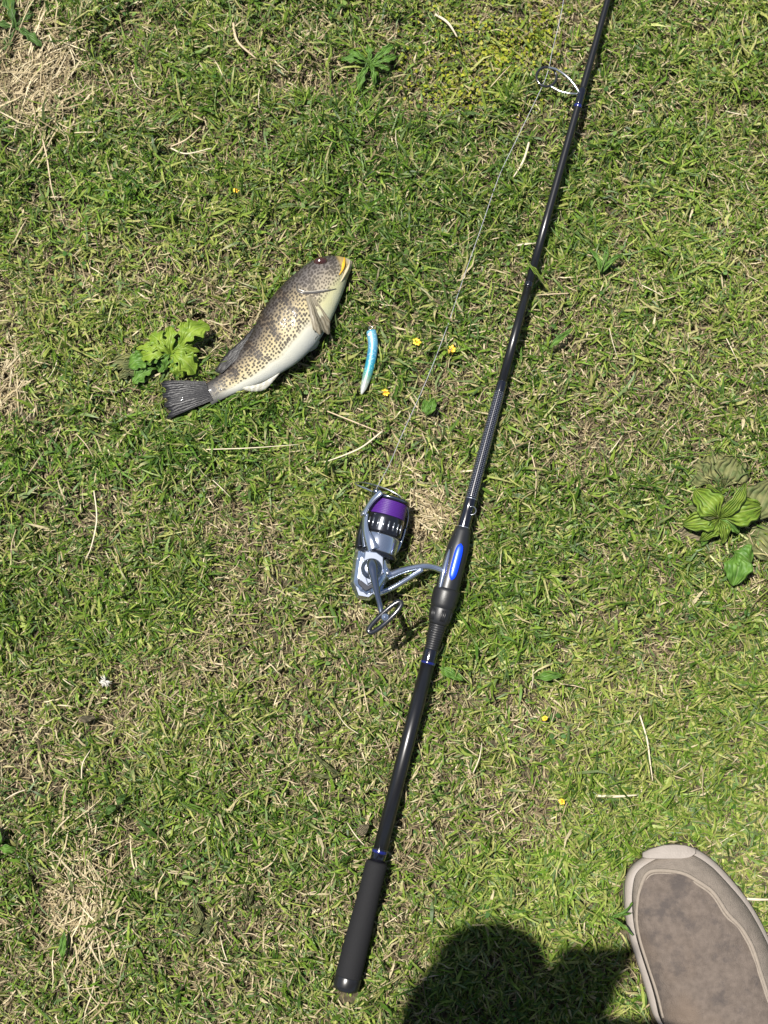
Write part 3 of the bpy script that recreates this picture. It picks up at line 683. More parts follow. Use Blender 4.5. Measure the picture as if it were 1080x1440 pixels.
# worn stains on the vamp
n = M_vamp.node_tree.nodes; l = M_vamp.node_tree.links; b = n['Principled BSDF']
tc = n.new('ShaderNodeTexCoord'); n3 = n.new('ShaderNodeTexNoise'); n3.inputs['Scale'].default_value = 48; n3.inputs['Detail'].default_value = 6; n3.inputs['Roughness'].default_value = .65
l.new(tc.outputs['Object'], n3.inputs['Vector'])
old = b.inputs['Base Color'].links[0].from_socket
n4 = n.new('ShaderNodeTexNoise'); n4.inputs['Scale'].default_value = 13; l.new(tc.outputs['Object'], n4.inputs['Vector'])
c1 = mix(smooth(n3.outputs[0], .47, .66), old, (.062, .052, .047)); c1 = mix(mth2('MULTIPLY', smooth(n4.outputs[0], .5, .68), .6), c1, (.118, .088, .066))
l.new(c1, b.inputs['Base Color'])
shoe = None
def make_shoe(parent):
    r0, _ = outline(-.004, .004); r1, _ = outline(-.0005, .010); r2, _ = outline(.0, .020); r3, _ = outline(-.0018, .0255); r4, _ = outline(-.0065, .0275); r5, _ = outline(-.011, .0275)
    mb = MB(); mb.add(*loft([r0, r1, r2, r3, r4, r5])); s_ = mb.build('shoe', M_sole, parent)
    s_['label'] = 'grey brown suede slip-on shoe with pale rubber sole'
    # side band: sole rim up to the apron seam
    N_ = len(ss)
    def top(s): return float(np.interp(s, [0, .01, .03, .06, .10, .16, .21, .26, .33], [.028, .036, .047, .054, .061, .070, .078, .074, .072]))
    V = []; F = []; A = []
    nt_ = 70
    for i in range(N_):
        w_ = vR[i]-vL[i]; m_ = (vR[i]+vL[i])/2; hw_ = max(w_/2-.006, .0012)
        for k in range(nt_+1):
            t = -1+2*k/nt_
            s_in = .006+ss[i]*(SL-.011)/SL
            prof_ = (1-abs(t)**3.2)**.55
            back = np.interp(ss[i], [.185, .22], [0, 1])
            z = .0265+(top(ss[i])-.0265)*prof_
            crease = .0012*math.sin(ss[i]*150+t*2)*np.interp(ss[i], [.06, .1, .17], [0, 1, 1])*prof_
            p = shoe_xy(s_in, m_+hw_*t); V.append((p[0], p[1], z+crease)); A.append((ss[i], t, 0))
    fv = []; fb = []
    seamR = np.array([(345, 310), (450, 300), (560, 315), (640, 360), (740, 430), (820, 560), (900, 640), (970, 760), (1010, 900), (1040, 1000), (1080, 1150), (1110, 1270)]); seamL = np.array([(345, 310), (300, 380), (275, 480), (270, 620), (285, 760), (300, 900), (325, 1020), (345, 1130), (365, 1260)])
    def to_st(arr):
        o_ = []
        for x, y in arr:
            q = P(*Z5(x, y), .052)[:2]-toe; o_.append((-np.dot(q, sdir), np.dot(q, sprp)))
        return np.array(o_)
    sR = to_st(seamR); sL = to_st(seamL)
    tmin = min(sR[:, 0].min(), sL[:, 0].min())
    oR = np.argsort(sR[:, 0]); oL = np.argsort(sL[:, 0])
    def inside(s, t):
        if s < tmin: return False
        return np.interp(s, sL[oL, 0], sL[oL, 1]) < t < np.interp(s, sR[oR, 0], sR[oR, 1])
    for i in range(N_-1):
        for k in range(nt_):
            q = (i*(nt_+1)+k, i*(nt_+1)+k+1, (i+1)*(nt_+1)+k+1, (i+1)*(nt_+1)+k)
            c_ = np.mean([V[j] for j in q], 0)[:2]-toe; s = -np.dot(c_, sdir); t = np.dot(c_, sprp)
            tt_ = -1+2*(k+.5)/nt_
            if s > .215 and abs(tt_) < .55 and s < .312: continue      # opening for the foot
            (fv if inside(s, t) else fb).append(q)
    mb = MB(); mb.add(V, fb, A); bnd = mb.build('side_panel', M_band, s_)
    mb = MB(); mb.add(V, fv, A); v_ = mb.build('vamp', M_vamp, s_)
    for o_ in (bnd, v_):
        k = o_.modifiers.new('th', 'SOLIDIFY'); k.thickness = .0016; k.offset = 0
    def surf(s, t):
        i = int(np.argmin(abs((.006+ss*(SL-.011)/SL)-s))); w_ = vR[i]-vL[i]; m_ = (vR[i]+vL[i])/2; hw_ = max(w_/2-.006, .0012)
        tn = np.clip((t-m_)/hw_, -.97, .97); z = .0265+(top(ss[i])-.0265)*(1-abs(tn)**3.2)**.55
        p = shoe_xy(s, m_+hw_*tn); return np.array((p[0], p[1], z))
    path = [surf(*sL[j]) for j in oL[::-1]]+[surf(*sR[j]) for j in oR if sR[j][0] > sL[oL[0]][0]+.0005 or sR[j][1] > sL[oL[0]][1]+.003]
    pp = spline(path, 110)
    for _ in range(3):
        q = np.array(pp); q[1:-1] = (q[:-2]+2*q[1:-1]+q[2:])/4; pp = list(q)
    mb = MB(); mb.add(*tube([p+ZV*.0010 for p in pp], .0021, 8, True, ZV, .8)); mb.build('seam_welt', mat('welt_suede', (.185, .155, .125), .85, var=.2, vscale=200, bump=.6, bscale=900), s_)
    cen_ = np.mean(pp, 0)
    p2 = [p+unit((cen_-p)*np.array((1, 1, 0)))*.0032+ZV*.0016 for p in pp]
    mb = MB(); mb.add(*tube(p2, .0013, 8, True, ZV, .9)); mb.build('seam_piping', MATS['welt_suede'], s_)
    # toe bumper
    V = []; F = []
    sN = 15
    for j in range(sN+1):
        a = -1+2*j/sN
        x = np.interp(a, [-1, 1], [285, 622])
        y0 = np.interp(x, [285, 330, 420, 490, 560, 622], [172, 150, 124, 119.5, 125, 148]); y1 = np.interp(x, [285, 330, 420, 540, 590, 622], [205, 213, 215, 214, 206, 178])
        pa = P(*Z5(x, y0), .018); pm = P(*Z5(x, y0+5), .030); pb = P(*Z5(x, y1), .0345); pb2 = P(*Z5(x, y1+1), .030)
        V += [pa, pm, pb, pb2]
    for j in range(sN):
        for k in range(3): F.append((j*4+k, j*4+k+1, (j+1)*4+k+1, (j+1)*4+k))
        F.append((j*4+3, j*4, (j+1)*4, (j+1)*4+3))
    F.append((0, 1, 2, 3)); F.append(tuple(sN*4+k for k in (3, 2, 1, 0)))
    mb = MB(); mb.add(V, F); mb.build('toe_bumper', M_sole, s_, bevel=.0008)
    return s_
shoe = make_shoe(person)

# body of the person: out of the picture, it throws the shadow at its lower edge
def skin(name, verts, edges, m, parent, root=0, sub=2):
    me = bpy.data.meshes.new(name); o3 = origin(parent)
    me.from_pydata([tuple(np.array(v[:3])-o3) for v in verts], edges, []); me.materials.append(m)
    o = bpy.data.objects.new(name, me); C.objects.link(o); o.parent = parent; WL[o.name] = o3
    o.modifiers.new('skin', 'SKIN').use_smooth_shade = True
    for sv, v in zip(me.skin_vertices[0].data, verts):
        r = v[3]; sv.radius = (r, r) if np.isscalar(r) else r
    me.skin_vertices[0].data[root].use_root = True
    k = o.modifiers.new('sub', 'SUBSURF'); k.levels = sub; k.render_levels = sub
    return o
ank = shoe_xy(.26, .006)
LX = -.50
def SH(x, y, z):      # lean of the figure, growing with height
    return (x-.035*z, y+.15*z-.262, z)
PSX = -.035
jv = [(-.10, -.36, .93, .13), (-.14, -.35, 1.10, .125), (-.19, -.31, 1.28, .145), (-.225, -.275, 1.42, .10), (-.245, -.235, 1.52, .058),   # 0-4 trunk, neck
      (-.265, -.175, 1.60, .078), (-.272, -.145, 1.68, .090), (-.272, -.15, 1.75, .070),                                                  # 5-7 head
      (-.01, -.36, .88, .095), (.13, -.50, .50, .062), (ank[0], ank[1]-.01, .10, .040),                                                   # 8-10 right leg
      (-.20, -.38, .88, .095), (-.28, -.56, .48, .062), (LX, -.60, .10, .040),                                                            # 11-13 left leg
      (-.06, -.27, 1.40, .058), (.165, -.15, 1.15, .042), (-.085, -.115, 1.36, .026), (-.10, -.10, 1.40, .030),                           # 14-17 right arm
      (-.45, -.215, 1.40, .060), (-.47, -.22, 1.13, .042), (-.42, -.18, .92, .028), (-.415, -.165, .85, .030)]                             # 18-21 left arm
je = [(0, 1), (1, 2), (2, 3), (3, 4), (4, 5), (5, 6), (6, 7), (0, 8), (8, 9), (9, 10), (0, 11), (11, 12), (12, 13), (3, 14), (14, 15), (15, 16), (16, 17), (3, 18), (18, 19), (19, 20), (20, 21)]
jv = [((*SH(a+(PSX if c_ > .95 else 0), b_-(.008 if c_ > 1.3 else 0), c_), r_) if c_ > .84 else (a, b_, c_, r_)) for a, b_, c_, r_ in jv]
def fingers(base_i, dirs, up):
    for k, (off, ln, d1, d2) in enumerate(dirs):
        b0 = np.array(jv[base_i][:3])+off; i0 = len(jv)
        jv.append((*b0, .011)); jv.append((*(b0+np.array(d1)*ln*.5), .0095)); jv.append((*(b0+np.array(d1)*ln*.5+np.array(d2)*ln*.5), .008))
        je.extend([(base_i, i0), (i0, i0+1), (i0+1, i0+2)])
fl = [.070, .078, .074, .060]
fingers(17, [(np.array((-.008+.0*k, -.022+.016*k, .030)), fl[k], (-.55, .1, .8), (-.95, .05, .2)) for k in range(4)]+[(np.array((.012, .022, .01)), .055, (.2, .6, .75), (-.6, .3, .7))], None)
fingers(21, [(np.array((.0, -.022+.016*k, -.03)), fl[k], (.02, .08, -1), (.15, .1, -.95)) for k in range(4)]+[(np.array((.012, .028, -.005)), .055, (.2, .6, -.75), (.1, .2, -.95))], None)
M_skin = mat('skin', (.42, .26, .19), .5, var=.08)
bodyo = skin('body', jv, je, M_skin, person)
M_shirt = mat('grey_shirt', (.16, .17, .19), .85, var=.15, bump=.4, bscale=800)
M_trs = mat('dark_trousers', (.05, .055, .07), .85, var=.15, bump=.4, bscale=800)
tr_v = [(*SH(-.12, -.36, .97), .150)]+[(a, b_, c_, r*1.25+.008) for a, b_, c_, r in (jv[8], jv[9])]+[(ank[0]-.01, ank[1]-.035, .15, .060)]+[(a, b_, c_, r*1.25+.008) for a, b_, c_, r in (jv[11], jv[12])]+[(LX, -.60, .12, .062)]
skin('trousers', tr_v, [(0, 1), (1, 2), (2, 3), (0, 4), (4, 5), (5, 6)], M_trs, person)
sh_v = [(a, b_, c_, r*1.13+.006) for a, b_, c_, r in (jv[0], jv[1], jv[2], jv[3])]+[(*SH(-.06+PSX, -.27, 1.40), .078), (*SH(.13+PSX, -.165, 1.19), .066), (*SH(-.45+PSX, -.215, 1.40), .082), (*SH(-.46+PSX, -.225, 1.17), .062)]
skin('shirt', sh_v, [(0, 1), (1, 2), (2, 3), (3, 4), (4, 5), (3, 6), (6, 7)], M_shirt, person)
# cap with a short brim, eyes and nose
mb = MB(); mb.add(*ball(SH(-.276+PSX, -.150, 1.735), .109, (.92, 1.06, .72)))
cap = mb.build('cap', mat('cap_cloth', (.03, .035, .05), .85), person)
mb = MB(); mb.add(*ball(SH(-.270+PSX, -.065, 1.715), .06, (1.05, .85, .10))); mb.build('brim', MATS['cap_cloth'], cap)
for q in (-.032, .032):
    mb = MB(); mb.add(*ball(SH(-.268+q+PSX, -.068, 1.655), .011)); mb.build('eye', mat('eye_white', (.6, .6, .58), .2), person)
mb = MB(); mb.add(*ball(SH(-.266+PSX, -.058, 1.632), .014, (.8, 1.2, 1.5))); mb.build('nose', M_skin, person)
# other shoe, behind the frame, as a copy of the first mirrored in place
def copy_tree(o, parent, loc, sx):
    c_ = o.copy(); C.objects.link(c_); c_.parent = parent
    return c_
s2 = shoe.copy(); C.objects.link(s2); s2.parent = person
s2.matrix_local = Matrix.Translation((-(ank[0]-LX)*1.0, -.60-ank[1], 0))
for ch in list(shoe.children):
    c_ = ch.copy(); C.objects.link(c_); c_.parent = s2; c_.matrix_local = ch.matrix_local
# phone in the raised hand
ph = thing('phone', SH(-.110+PSX, -.072, 1.42), 'dark flat phone held up in the hand of the person', 'phone')
def box(c, ux, uy, uz):
    c = np.array(c); ux, uy, uz = map(np.array, (ux, uy, uz))
    V = [c+a*ux+b_*uy+d*uz for d in (-1, 1) for a, b_ in ((-1, -1), (1, -1), (1, 1), (-1, 1))]
    return V, [(3, 2, 1, 0), (4, 5, 6, 7), (0, 1, 5, 4), (1, 2, 6, 5), (2, 3, 7, 6), (3, 0, 4, 7)]
ty = unit(np.array((0, .55, .83))); tz = np.cross((1, 0, 0), ty)
mb = MB(); mb.add(*box(SH(-.110+PSX, -.072, 1.46), np.array((.040, 0, 0)), ty*.078, tz*.0042)); mb.build('case', mat('phone_black', (.02, .02, .022), .3), ph, bevel=.003, smooth=False)
mb = MB(); mb.add(*box(np.array(SH(-.110+PSX, -.072, 1.46))+tz*.0044, np.array((.036, 0, 0)), ty*.073, tz*.0006)); mb.build('screen', mat('phone_glass', (.01, .01, .012), .08), ph, smooth=False)

# ================================================================== LEAFY PLANTS
def leaf_mat(name, c_lo, c_hi, vein, rough=.58, trans=.3, bmp=1.0):
    m = bpy.data.materials.new(name); m.use_nodes = True; MATS[name] = m
    n_ = m.node_tree.nodes; l_ = m.node_tree.links; b_ = n_['Principled BSDF']
    def nd(op, a, bb=None):
        q = n_.new('ShaderNodeMath'); q.operation = op
        for i, s in enumerate((a, bb)):
            if s is None: continue
            if isinstance(s, (int, float)): q.inputs[i].default_value = s
            else: l_.new(s, q.inputs[i])
        return q.outputs[0]
    a_ = n_.new('ShaderNodeAttribute'); a_.attribute_name = 'mc'
    s_ = n_.new('ShaderNodeSeparateXYZ'); l_.new(a_.outputs['Vector'], s_.inputs[0])
    tc_ = n_.new('ShaderNodeTexCoord'); nz_ = n_.new('ShaderNodeTexNoise'); nz_.inputs['Scale'].default_value = 130; nz_.inputs['Detail'].default_value = 5
    l_.new(tc_.outputs['Object'], nz_.inputs['Vector'])
    mr_ = n_.new('ShaderNodeMapRange'); mr_.inputs[1].default_value = .33; mr_.inputs[2].default_value = .67; l_.new(nz_.outputs[0], mr_.inputs[0])
    mx_ = n_.new('ShaderNodeMix'); mx_.data_type = 'RGBA'; mx_.inputs[6].default_value = (*c_lo, 1); mx_.inputs[7].default_value = (*c_hi, 1); l_.new(mr_.outputs[0], mx_.inputs[0])
    w_ = nd('ABSOLUTE', nd('SINE', nd('MULTIPLY', s_.outputs[1], 9.4)))       # long veins
    vn_ = nd('LESS_THAN', w_, .16); mid = nd('LESS_THAN', nd('ABSOLUTE', s_.outputs[1]), .06)
    vv2 = nd('MULTIPLY', nd('MAXIMUM', nd('MULTIPLY', vn_, .45), mid), .6)
    m2 = n_.new('ShaderNodeMix'); m2.data_type = 'RGBA'; m2.inputs[7].default_value = (*vein, 1); l_.new(vv2, m2.inputs[0]); l_.new(mx_.outputs[2], m2.inputs[6])
    l_.new(m2.outputs[2], b_.inputs['Base Color']); b_.inputs['Roughness'].default_value = rough
    bb = n_.new('ShaderNodeBump'); bb.inputs['Strength'].default_value = bmp; bb.inputs['Distance'].default_value = .0018
    l_.new(w_, bb.inputs['Height']); l_.new(bb.outputs[0], b_.inputs['Normal'])
    tr = n_.new('ShaderNodeBsdfTranslucent'); q = n_.new('ShaderNodeVectorMath'); q.operation = 'MULTIPLY'; q.inputs[1].default_value = (1.2, 1.15, .4)
    l_.new(m2.outputs[2], q.inputs[0]); l_.new(q.outputs[0], tr.inputs[0])
    ms = n_.new('ShaderNodeMixShader'); ms.inputs[0].default_value = trans
    l_.new(b_.outputs[0], ms.inputs[1]); l_.new(tr.outputs[0], ms.inputs[2]); l_.new(ms.outputs[0], n_['Material Output'].inputs[0])
    return m
L_fresh = leaf_mat('fresh_leaf', (.10, .185, .014), (.20, .285, .03), (.34, .42, .12))
L_weed = leaf_mat('weed_leaf', (.14, .24, .018), (.26, .36, .04), (.34, .42, .12), .5, .35, .35)
L_mid = leaf_mat('mid_leaf', (.06, .15, .016), (.12, .24, .03), (.2, .3, .1), bmp=.5)
L_dull = leaf_mat('dull_leaf', (.07, .10, .026), (.18, .18, .065), (.22, .22, .10), .75, .2)
L_brown = leaf_mat('withered_leaf', (.085, .08, .04), (.20, .16, .10), (.22, .19, .11), .85, .15)
L_dark = leaf_mat('dark_leaf', (.035, .09, .014), (.08, .16, .025), (.14, .22, .07), bmp=.5)
FOOT_LEAVES = []
def w_ovate(t):
    q = min(1, t/.35); return max(0.0, math.sin(math.pi*min(1, t**.85)))**.7*(.2+.8*q*q*(3-2*q))
def w_strap(t): return (t*5 if t < .2 else 1)*(1-t**5)
def w_lobed(t):
    base = min(1, .22+1.0*t)*(1-t**7); return base*(.70+.22*math.sin(t*21+.6)+.12*((t*9) % 1))
def w_petal(t): return math.sin(math.pi*min(1, .12+.88*t**.8))**.6
def leaf(parent, name, m, base, tip, width, wf=w_ovate, h0=.006, arch=.008, fold=.25, ruff=.0015, droop=0.0, nl=26, nw=12, tipz=None, seed=0, block=True):
    """leaf from base px to tip px (ground pixels) with real curvature and thickness"""
    r_ = random.Random(seed*77+int(base[0]*3+tip[1]*5))
    if not block and m in (L_dull, L_brown): h0 -= .007; ruff *= 1.6; width *= .8
    B = P(*base, h0+.004); T = P(*tip, h0+.004) if tipz is None else P(*tip, tipz)
    d = T-B; Ln = np.linalg.norm(d); dh = unit(d*np.array((1, 1, 0))); s_ = np.array((-dh[1], dh[0], 0)); ph_ = r_.random()*6
    V = []; A = []; F = []
    for i in range(nl+1):
        t = i/nl; c_ = B+d*t+ZV*(arch*math.sin(math.pi*t**.8)-droop*t*t)+s_*math.sin(t*math.pi)*Ln*.06*(r_.random()*0+math.sin(ph_))
        wd = width/2*wf(t)*(1+.07*math.sin(t*13+ph_)+.05*math.sin(t*29+2*ph_))+.0003
        for k in range(nw+1):
            v = -1+2*k/nw
            z = fold*abs(v)*wd-.0005*abs(math.sin(v*6.3))*min(1, t*3)+ruff*math.sin(t*17+ph_+v*2.2)*abs(v)+ruff*.6*math.sin(t*9+v*5+ph_*2)
            V.append(c_+s_*v*wd+ZV*z); A.append((t, v, 0))
    for i in range(nl):
        for k in range(nw): F.append((i*(nw+1)+k, i*(nw+1)+k+1, (i+1)*(nw+1)+k+1, (i+1)*(nw+1)+k))
    mb = MB(); mb.add(V, F, A); o = mb.build(name, m, parent)
    k = o.modifiers.new('th', 'SOLIDIFY'); k.thickness = .0005
    if block: FOOT_LEAVES.append((B, T, width/2, min(B[2], T[2])))
    return o
def ZR(x, y): return (880+x/5.4, 620+y/5.4)
plant = thing('plantain_rosette', P(1010, 728)*np.array((1, 1, 0)), 'broad-leaved plantain rosette with withered outer leaves growing in lawn', 'plant')
c0 = ZR(702, 592)
lf = lambda m, tip=None, wd=.02, **k: leaf(plant, 'leaf', m, k.pop('base', c0), ZR(*tip), wd, **k)
lf(L_brown, block=False, tip=(110, 450), wd=.030, base=ZR(360, 560), h0=.005, arch=.004, fold=.08)
lf(L_dull, block=False, tip=(430, 190), wd=.038, base=ZR(640, 330), h0=.006, arch=.006, fold=.1)
lf(L_dull, block=False, tip=(860, 110), wd=.046, base=ZR(740, 360), h0=.010, arch=.010, fold=.12)
lf(L_dull, block=False, tip=(640, 60), wd=.040, base=ZR(700, 340), h0=.006, arch=.006, fold=.1)
lf(L_dull, block=False, tip=(1130, 300), wd=.050, base=ZR(940, 640), h0=.012, arch=.014, fold=.15)
lf(L_dull, block=False, tip=(1150, 900), wd=.045, base=ZR(860, 660), h0=.008, arch=.008, fold=.15)
lf(L_dull, block=False, tip=(540, 1010), wd=.034, base=ZR(700, 640), h0=.006, arch=.006, fold=.1)
lf(L_brown, block=False, tip=(380, 760), wd=.028, base=ZR(620, 660), h0=.006, arch=.005)
lf(L_dull, block=False, tip=(630, 850), wd=.022, base=ZR(690, 640), h0=.010, arch=.006)
lf(L_mid, (575, 800), .010, base=ZR(610, 660), wf=w_strap, h0=.012, arch=.006)
lf(L_fresh, (430, 640), .026, h0=.014, arch=.012, fold=.5)
lf(L_fresh, (520, 370), .032, h0=.018, arch=.014, fold=.25, ruff=.002)
lf(L_fresh, (1035, 500), .033, h0=.018, arch=.016, fold=.2, ruff=.0025)
lf(L_fresh, (910, 320), .013, wf=w_strap, h0=.022, arch=.010, fold=.5, tipz=.05)
for q_, (tx, ty, wq) in enumerate(((620, 330, .016), (780, 430, .014), (960, 600, .018), (860, 700, .014), (560, 760, .016), (470, 500, .016), (740, 780, .013))):
    lf((L_fresh, L_dull, L_fresh, L_mid)[q_ % 4], (tx, ty), wq, h0=.013+.001*q_, arch=.010, fold=.4, ruff=.002)
lf(L_mid, (815, 1100), .030, base=ZR(820, 860), h0=.018, arch=.012, fold=.2)
lf(L_mid, (950, 930), .026, base=ZR(810, 840), h0=.016, arch=.012, fold=.3)
for a_, b_ in (((702, 600), (960, 770)), ((720, 610), (780, 860)), ((640, 870), (725, 960)), ((702, 600), (620, 690))):
    mb = MB(); mb.add(*tube(spline([P(*ZR(*a_), .016), P(*ZR((a_[0]+b_[0])/2, (a_[1]+b_[1])/2), .017), P(*ZR(*b_), .012)], 10), .0013, 6)); mb.build('stalk', mat('pale_stalk', (.34, .36, .16), .5), plant)
def ZW(x, y): return (120+x/5.4, 420+y/5.4)
weed = thing('leafy_weed', P(235, 500)*np.array((1, 1, 0)), 'bright green lobed-leaf weed growing beside the tail of the fish', 'plant')
wc = ZW(650, 420)
wl = lambda m, tip=None, wd=.02, **k: leaf(weed, 'leaf', m, k.pop('base', wc), ZW(*tip), wd, k.pop('wf', w_lobed), **k)
wl(L_dull, block=False, tip=(180, 500), wd=.022, base=ZW(430, 500), wf=w_ovate, h0=.006, arch=.006)
wl(L_dull, block=False, tip=(1080, 360), wd=.020, base=ZW(800, 400), h0=.006, arch=.005)
wl(L_dull, block=False, tip=(780, 60), wd=.024, base=ZW(790, 160), wf=w_ovate, h0=.004, arch=.003)
wl(L_dull, block=False, tip=(340, 300), wd=.018, base=ZW(500, 320), h0=.008, arch=.004)
wl(L_mid, (360, 640), .022, base=ZW(540, 520), h0=.008, arch=.006)
wl(L_dull, block=False, tip=(560, 620), wd=.016, h0=.006, arch=.006)
wl(L_weed, (940, 200), .034, base=ZW(720, 380), h0=.018, arch=.014, fold=.35)
wl(L_weed, (760, 180), .020, base=ZW(740, 330), h0=.020, arch=.008, fold=.2)
wl(L_weed, (840, 570), .032, h0=.016, arch=.014, fold=.3)
wl(L_weed, (690, 560), .022, h0=.014, arch=.010)
wl(L_weed, (420, 440), .026, h0=.014, arch=.014, fold=.35)
wl(L_weed, (500, 270), .026, h0=.016, arch=.012, fold=.3)
wl(L_weed, (640, 210), .020, h0=.018, arch=.010, fold=.2)
wl(L_weed, (860, 470), .018, h0=.018, arch=.010)
for q_, (tx, ty, wq) in enumerate(((600, 250, .012), (545, 330, .012), (900, 300, .012), (700, 610, .013), (800, 520, .014), (470, 500, .013), (390, 380, .012), (610, 540, .011), (870, 400, .011))):
    wl((L_weed, L_mid)[q_ % 2], (tx, ty), wq, h0=.011+.001*q_, arch=.010, fold=.35)
wl(L_mid, (560, 560), .020, h0=.010, arch=.008, fold=.4)
wl(L_weed, (470, 360), .018, h0=.020, arch=.010, fold=.4)
wl(L_mid, (800, 330), .016, h0=.012, arch=.010, fold=.5)
wl(L_weed, (740, 600), .022, base=ZW(690, 470), h0=.012, arch=.012, fold=.4)
wl(L_mid, (330, 520), .020, base=ZW(480, 470), h0=.010, arch=.008, wf=w_strap)
wl(L_dull, tip=(250, 590), wd=.016, base=ZW(420, 560), h0=.007, arch=.005)
# small broad leaves dotted through the lawn
def weedlet(px, py, size, nleaf, m, label, wf=w_ovate, rot=0, h0=.008, grp=None, span=6.28, wk=None):
    o = thing('lawn_weed', P(px, py)*np.array((1, 1, 0)), label, 'plant', grp)
    r_ = random.Random(int(px*7+py))
    for k in range(nleaf):
        a = rot+span*k/nleaf+r_.uniform(-.3, .3)*(nleaf > 1); ln = size*r_.uniform(.75, 1.15)
        leaf(o, 'leaf', m, (px, py), (px+math.cos(a)*ln, py-math.sin(a)*ln), ln*.00085*(wk if wk else r_.uniform(.33, .5)), wf, h0=h0+r_.uniform(-.002, .003), arch=r_.uniform(.003, .009), fold=r_.uniform(.2, .6), seed=k, block=False)
    return o
weedlet(22, 40, 44, 5, L_dark, 'dark green broad-leaved weed beside the upper heap of dry straw', wf=w_lobed, rot=.5, h0=.005)
weedlet(520, 92, 38, 9, L_mid, 'mid green weed at the edge of the yellow moss patch', wf=w_lobed, rot=.2, h0=.007, wk=.36)
weedlet(600, 586, 26, 2, L_mid, 'upright green leaves under the pale fishing line', rot=1.0, span=1.2)
weedlet(285, 1300, 36, 4, L_dull, 'pale green weed beside the lower heap of dry straw', rot=.6)
weedlet(88, 1346, 46, 1, L_mid, 'wide green grass blade standing in the lower straw heap', wf=w_strap, rot=1.5, span=.5, h0=.014, wk=.22)
weedlet(0, 1192, 30, 3, L_mid, 'small green weed left of the lower straw heap', rot=-.3)
weedlet(165, 1132, 20, 2, L_dark, 'small dark green weed above the lower straw heap', rot=.8)
weedlet(752, 954, 36, 1, L_mid, 'smooth oval leaf lying in the grass right of the rod handle', rot=.1, span=.9, wk=.3)
weedlet(617, 938, 34, 1, L_mid, 'pointed green leaf touching the rod below its ribbed ring', rot=-.5, span=.8, wk=.3)
weedlet(845, 385, 50, 3, L_mid, 'tuft of broad green blades right of the rod joint', wf=w_strap, rot=.6, span=2.2, h0=.012, wk=.14)
weedlet(772, 490, 40, 1, L_mid, 'single broad green blade right of the woven rod section', wf=w_strap, rot=.7, span=.5, wk=.16)
weedlet(765, 398, 34, 1, L_fresh, 'narrow green blade crossing over the rod at its joint', wf=w_strap, rot=2.25, span=.1, h0=.038, wk=.12)
weedlet(858, 1290, 38, 3, L_mid, 'few green blades leaning over the inner edge of the shoe', wf=w_strap, rot=-.45, span=1.2, h0=.031, wk=.08)
weedlet(480, 1090, 44, 2, L_dull, 'long pale blades lying left of the lower rod', wf=w_strap, rot=2.4, span=1.0, wk=.12)
weedlet(350, 1275, 40, 3, L_dull, 'tuft of flat pale blades left of the butt grip', wf=w_strap, rot=.3, span=2.5, wk=.13)
weedlet(455, 300, 46, 4, L_dull, 'tuft of wide pale blades above the head of the fish', wf=w_strap, rot=.3, span=2.8, wk=.12)
# yellow flowers
M_pet = mat('yellow_petal', (.72, .46, .015), .5, var=.15); M_cen = mat('orange_centre', (.55, .24, .01), .6)
def flower(px, py, label, size=.0048, h=.016, tilt=(0, 0)):
    g0 = P(px, py, h); base = g0*np.array((1, 1, 0)); fl_ = thing('yellow_flower', base, label, 'flower')
    mb = MB(); mb.add(*tube([base+ZV*.002, (base+g0)/2+ZV*.001, g0-ZV*.0005], .0006, 6, True, (0, 1, 0))); mb.build('stem', mat('flower_stem', (.12, .2, .05), .5), fl_)
    for k in range(7):
        a = 2*math.pi*k/7+px; d = np.array((math.cos(a), math.sin(a), .25+.2*math.sin(k*2.3))); s_ = np.array((-math.sin(a), math.cos(a), 0)); V = []; F = []
        ln = size*(1+.15*math.sin(k*1.7))
        for i in range(6):
            t = i/5; wv = .0017*w_petal(t)
            for v in (-1, 0, 1): V.append(g0+d*ln*t+s_*v*wv+ZV*(.0005*abs(v)-.0010*t*t))
        for i in range(5):
            for v in (0, 1): F.append((i*3+v, i*3+v+1, i*3+v+4, i*3+v+3))
        mb = MB(); mb.add(V, F); o = mb.build('petal', M_pet, fl_); kk = o.modifiers.new('t', 'SOLIDIFY'); kk.thickness = .0003
    mb = MB(); mb.add(*ball(g0+ZV*.0006, .0017, (1, 1, .7), seg=8, rings=6)); mb.build('centre', M_cen, fl_)
flower(586, 481, 'yellow flower between the blue lure and the fishing line')
flower(635, 492, 'orange yellow flower just right of the fishing line', .0052)
flower(542, 552, 'yellow flower at the silver tail of the blue lure', .0046)
flower(332, 268, 'tiny yellow flower in the lawn above the fish', .0034)
flower(790, 1127, 'tiny yellow flower on the bare brown patch above the shoe', .0034)
flower(766, 1010, 'small faded flower bud in grass right of the rod handle', .003)

# dead leaf and seed fluff
o = leaf(None, 'dead_leaf', L_brown, (504, 1172), (518, 1160), .010, w_petal, h0=.010, arch=.003); tag(o, 'small curled brown dead leaf left of the rod above the grip', 'leaf')
o = leaf(None, 'dead_leaf', L_brown, (112, 1012), (134, 1008), .007, w_petal, h0=.010, arch=.003); tag(o, 'small brown dead leaf below the white seed fluff', 'leaf')
M_fluff = mat('seed_fluff', (.6, .58, .52), .9)
mb = MB(); fc = P(148, 958, .016)
for k in range(46):
    d = unit(rng.normal(0, 1, 3)*np.array((1, 1, .6))); mb.add(*tube([fc, fc+d*.004, fc+d*.0075*rng.uniform(.6, 1)], [.0004, .0004, .0002], 4))
tag(mb.build('seed_head', M_fluff), 'white fluffy seed head caught in the grass', 'seed head')

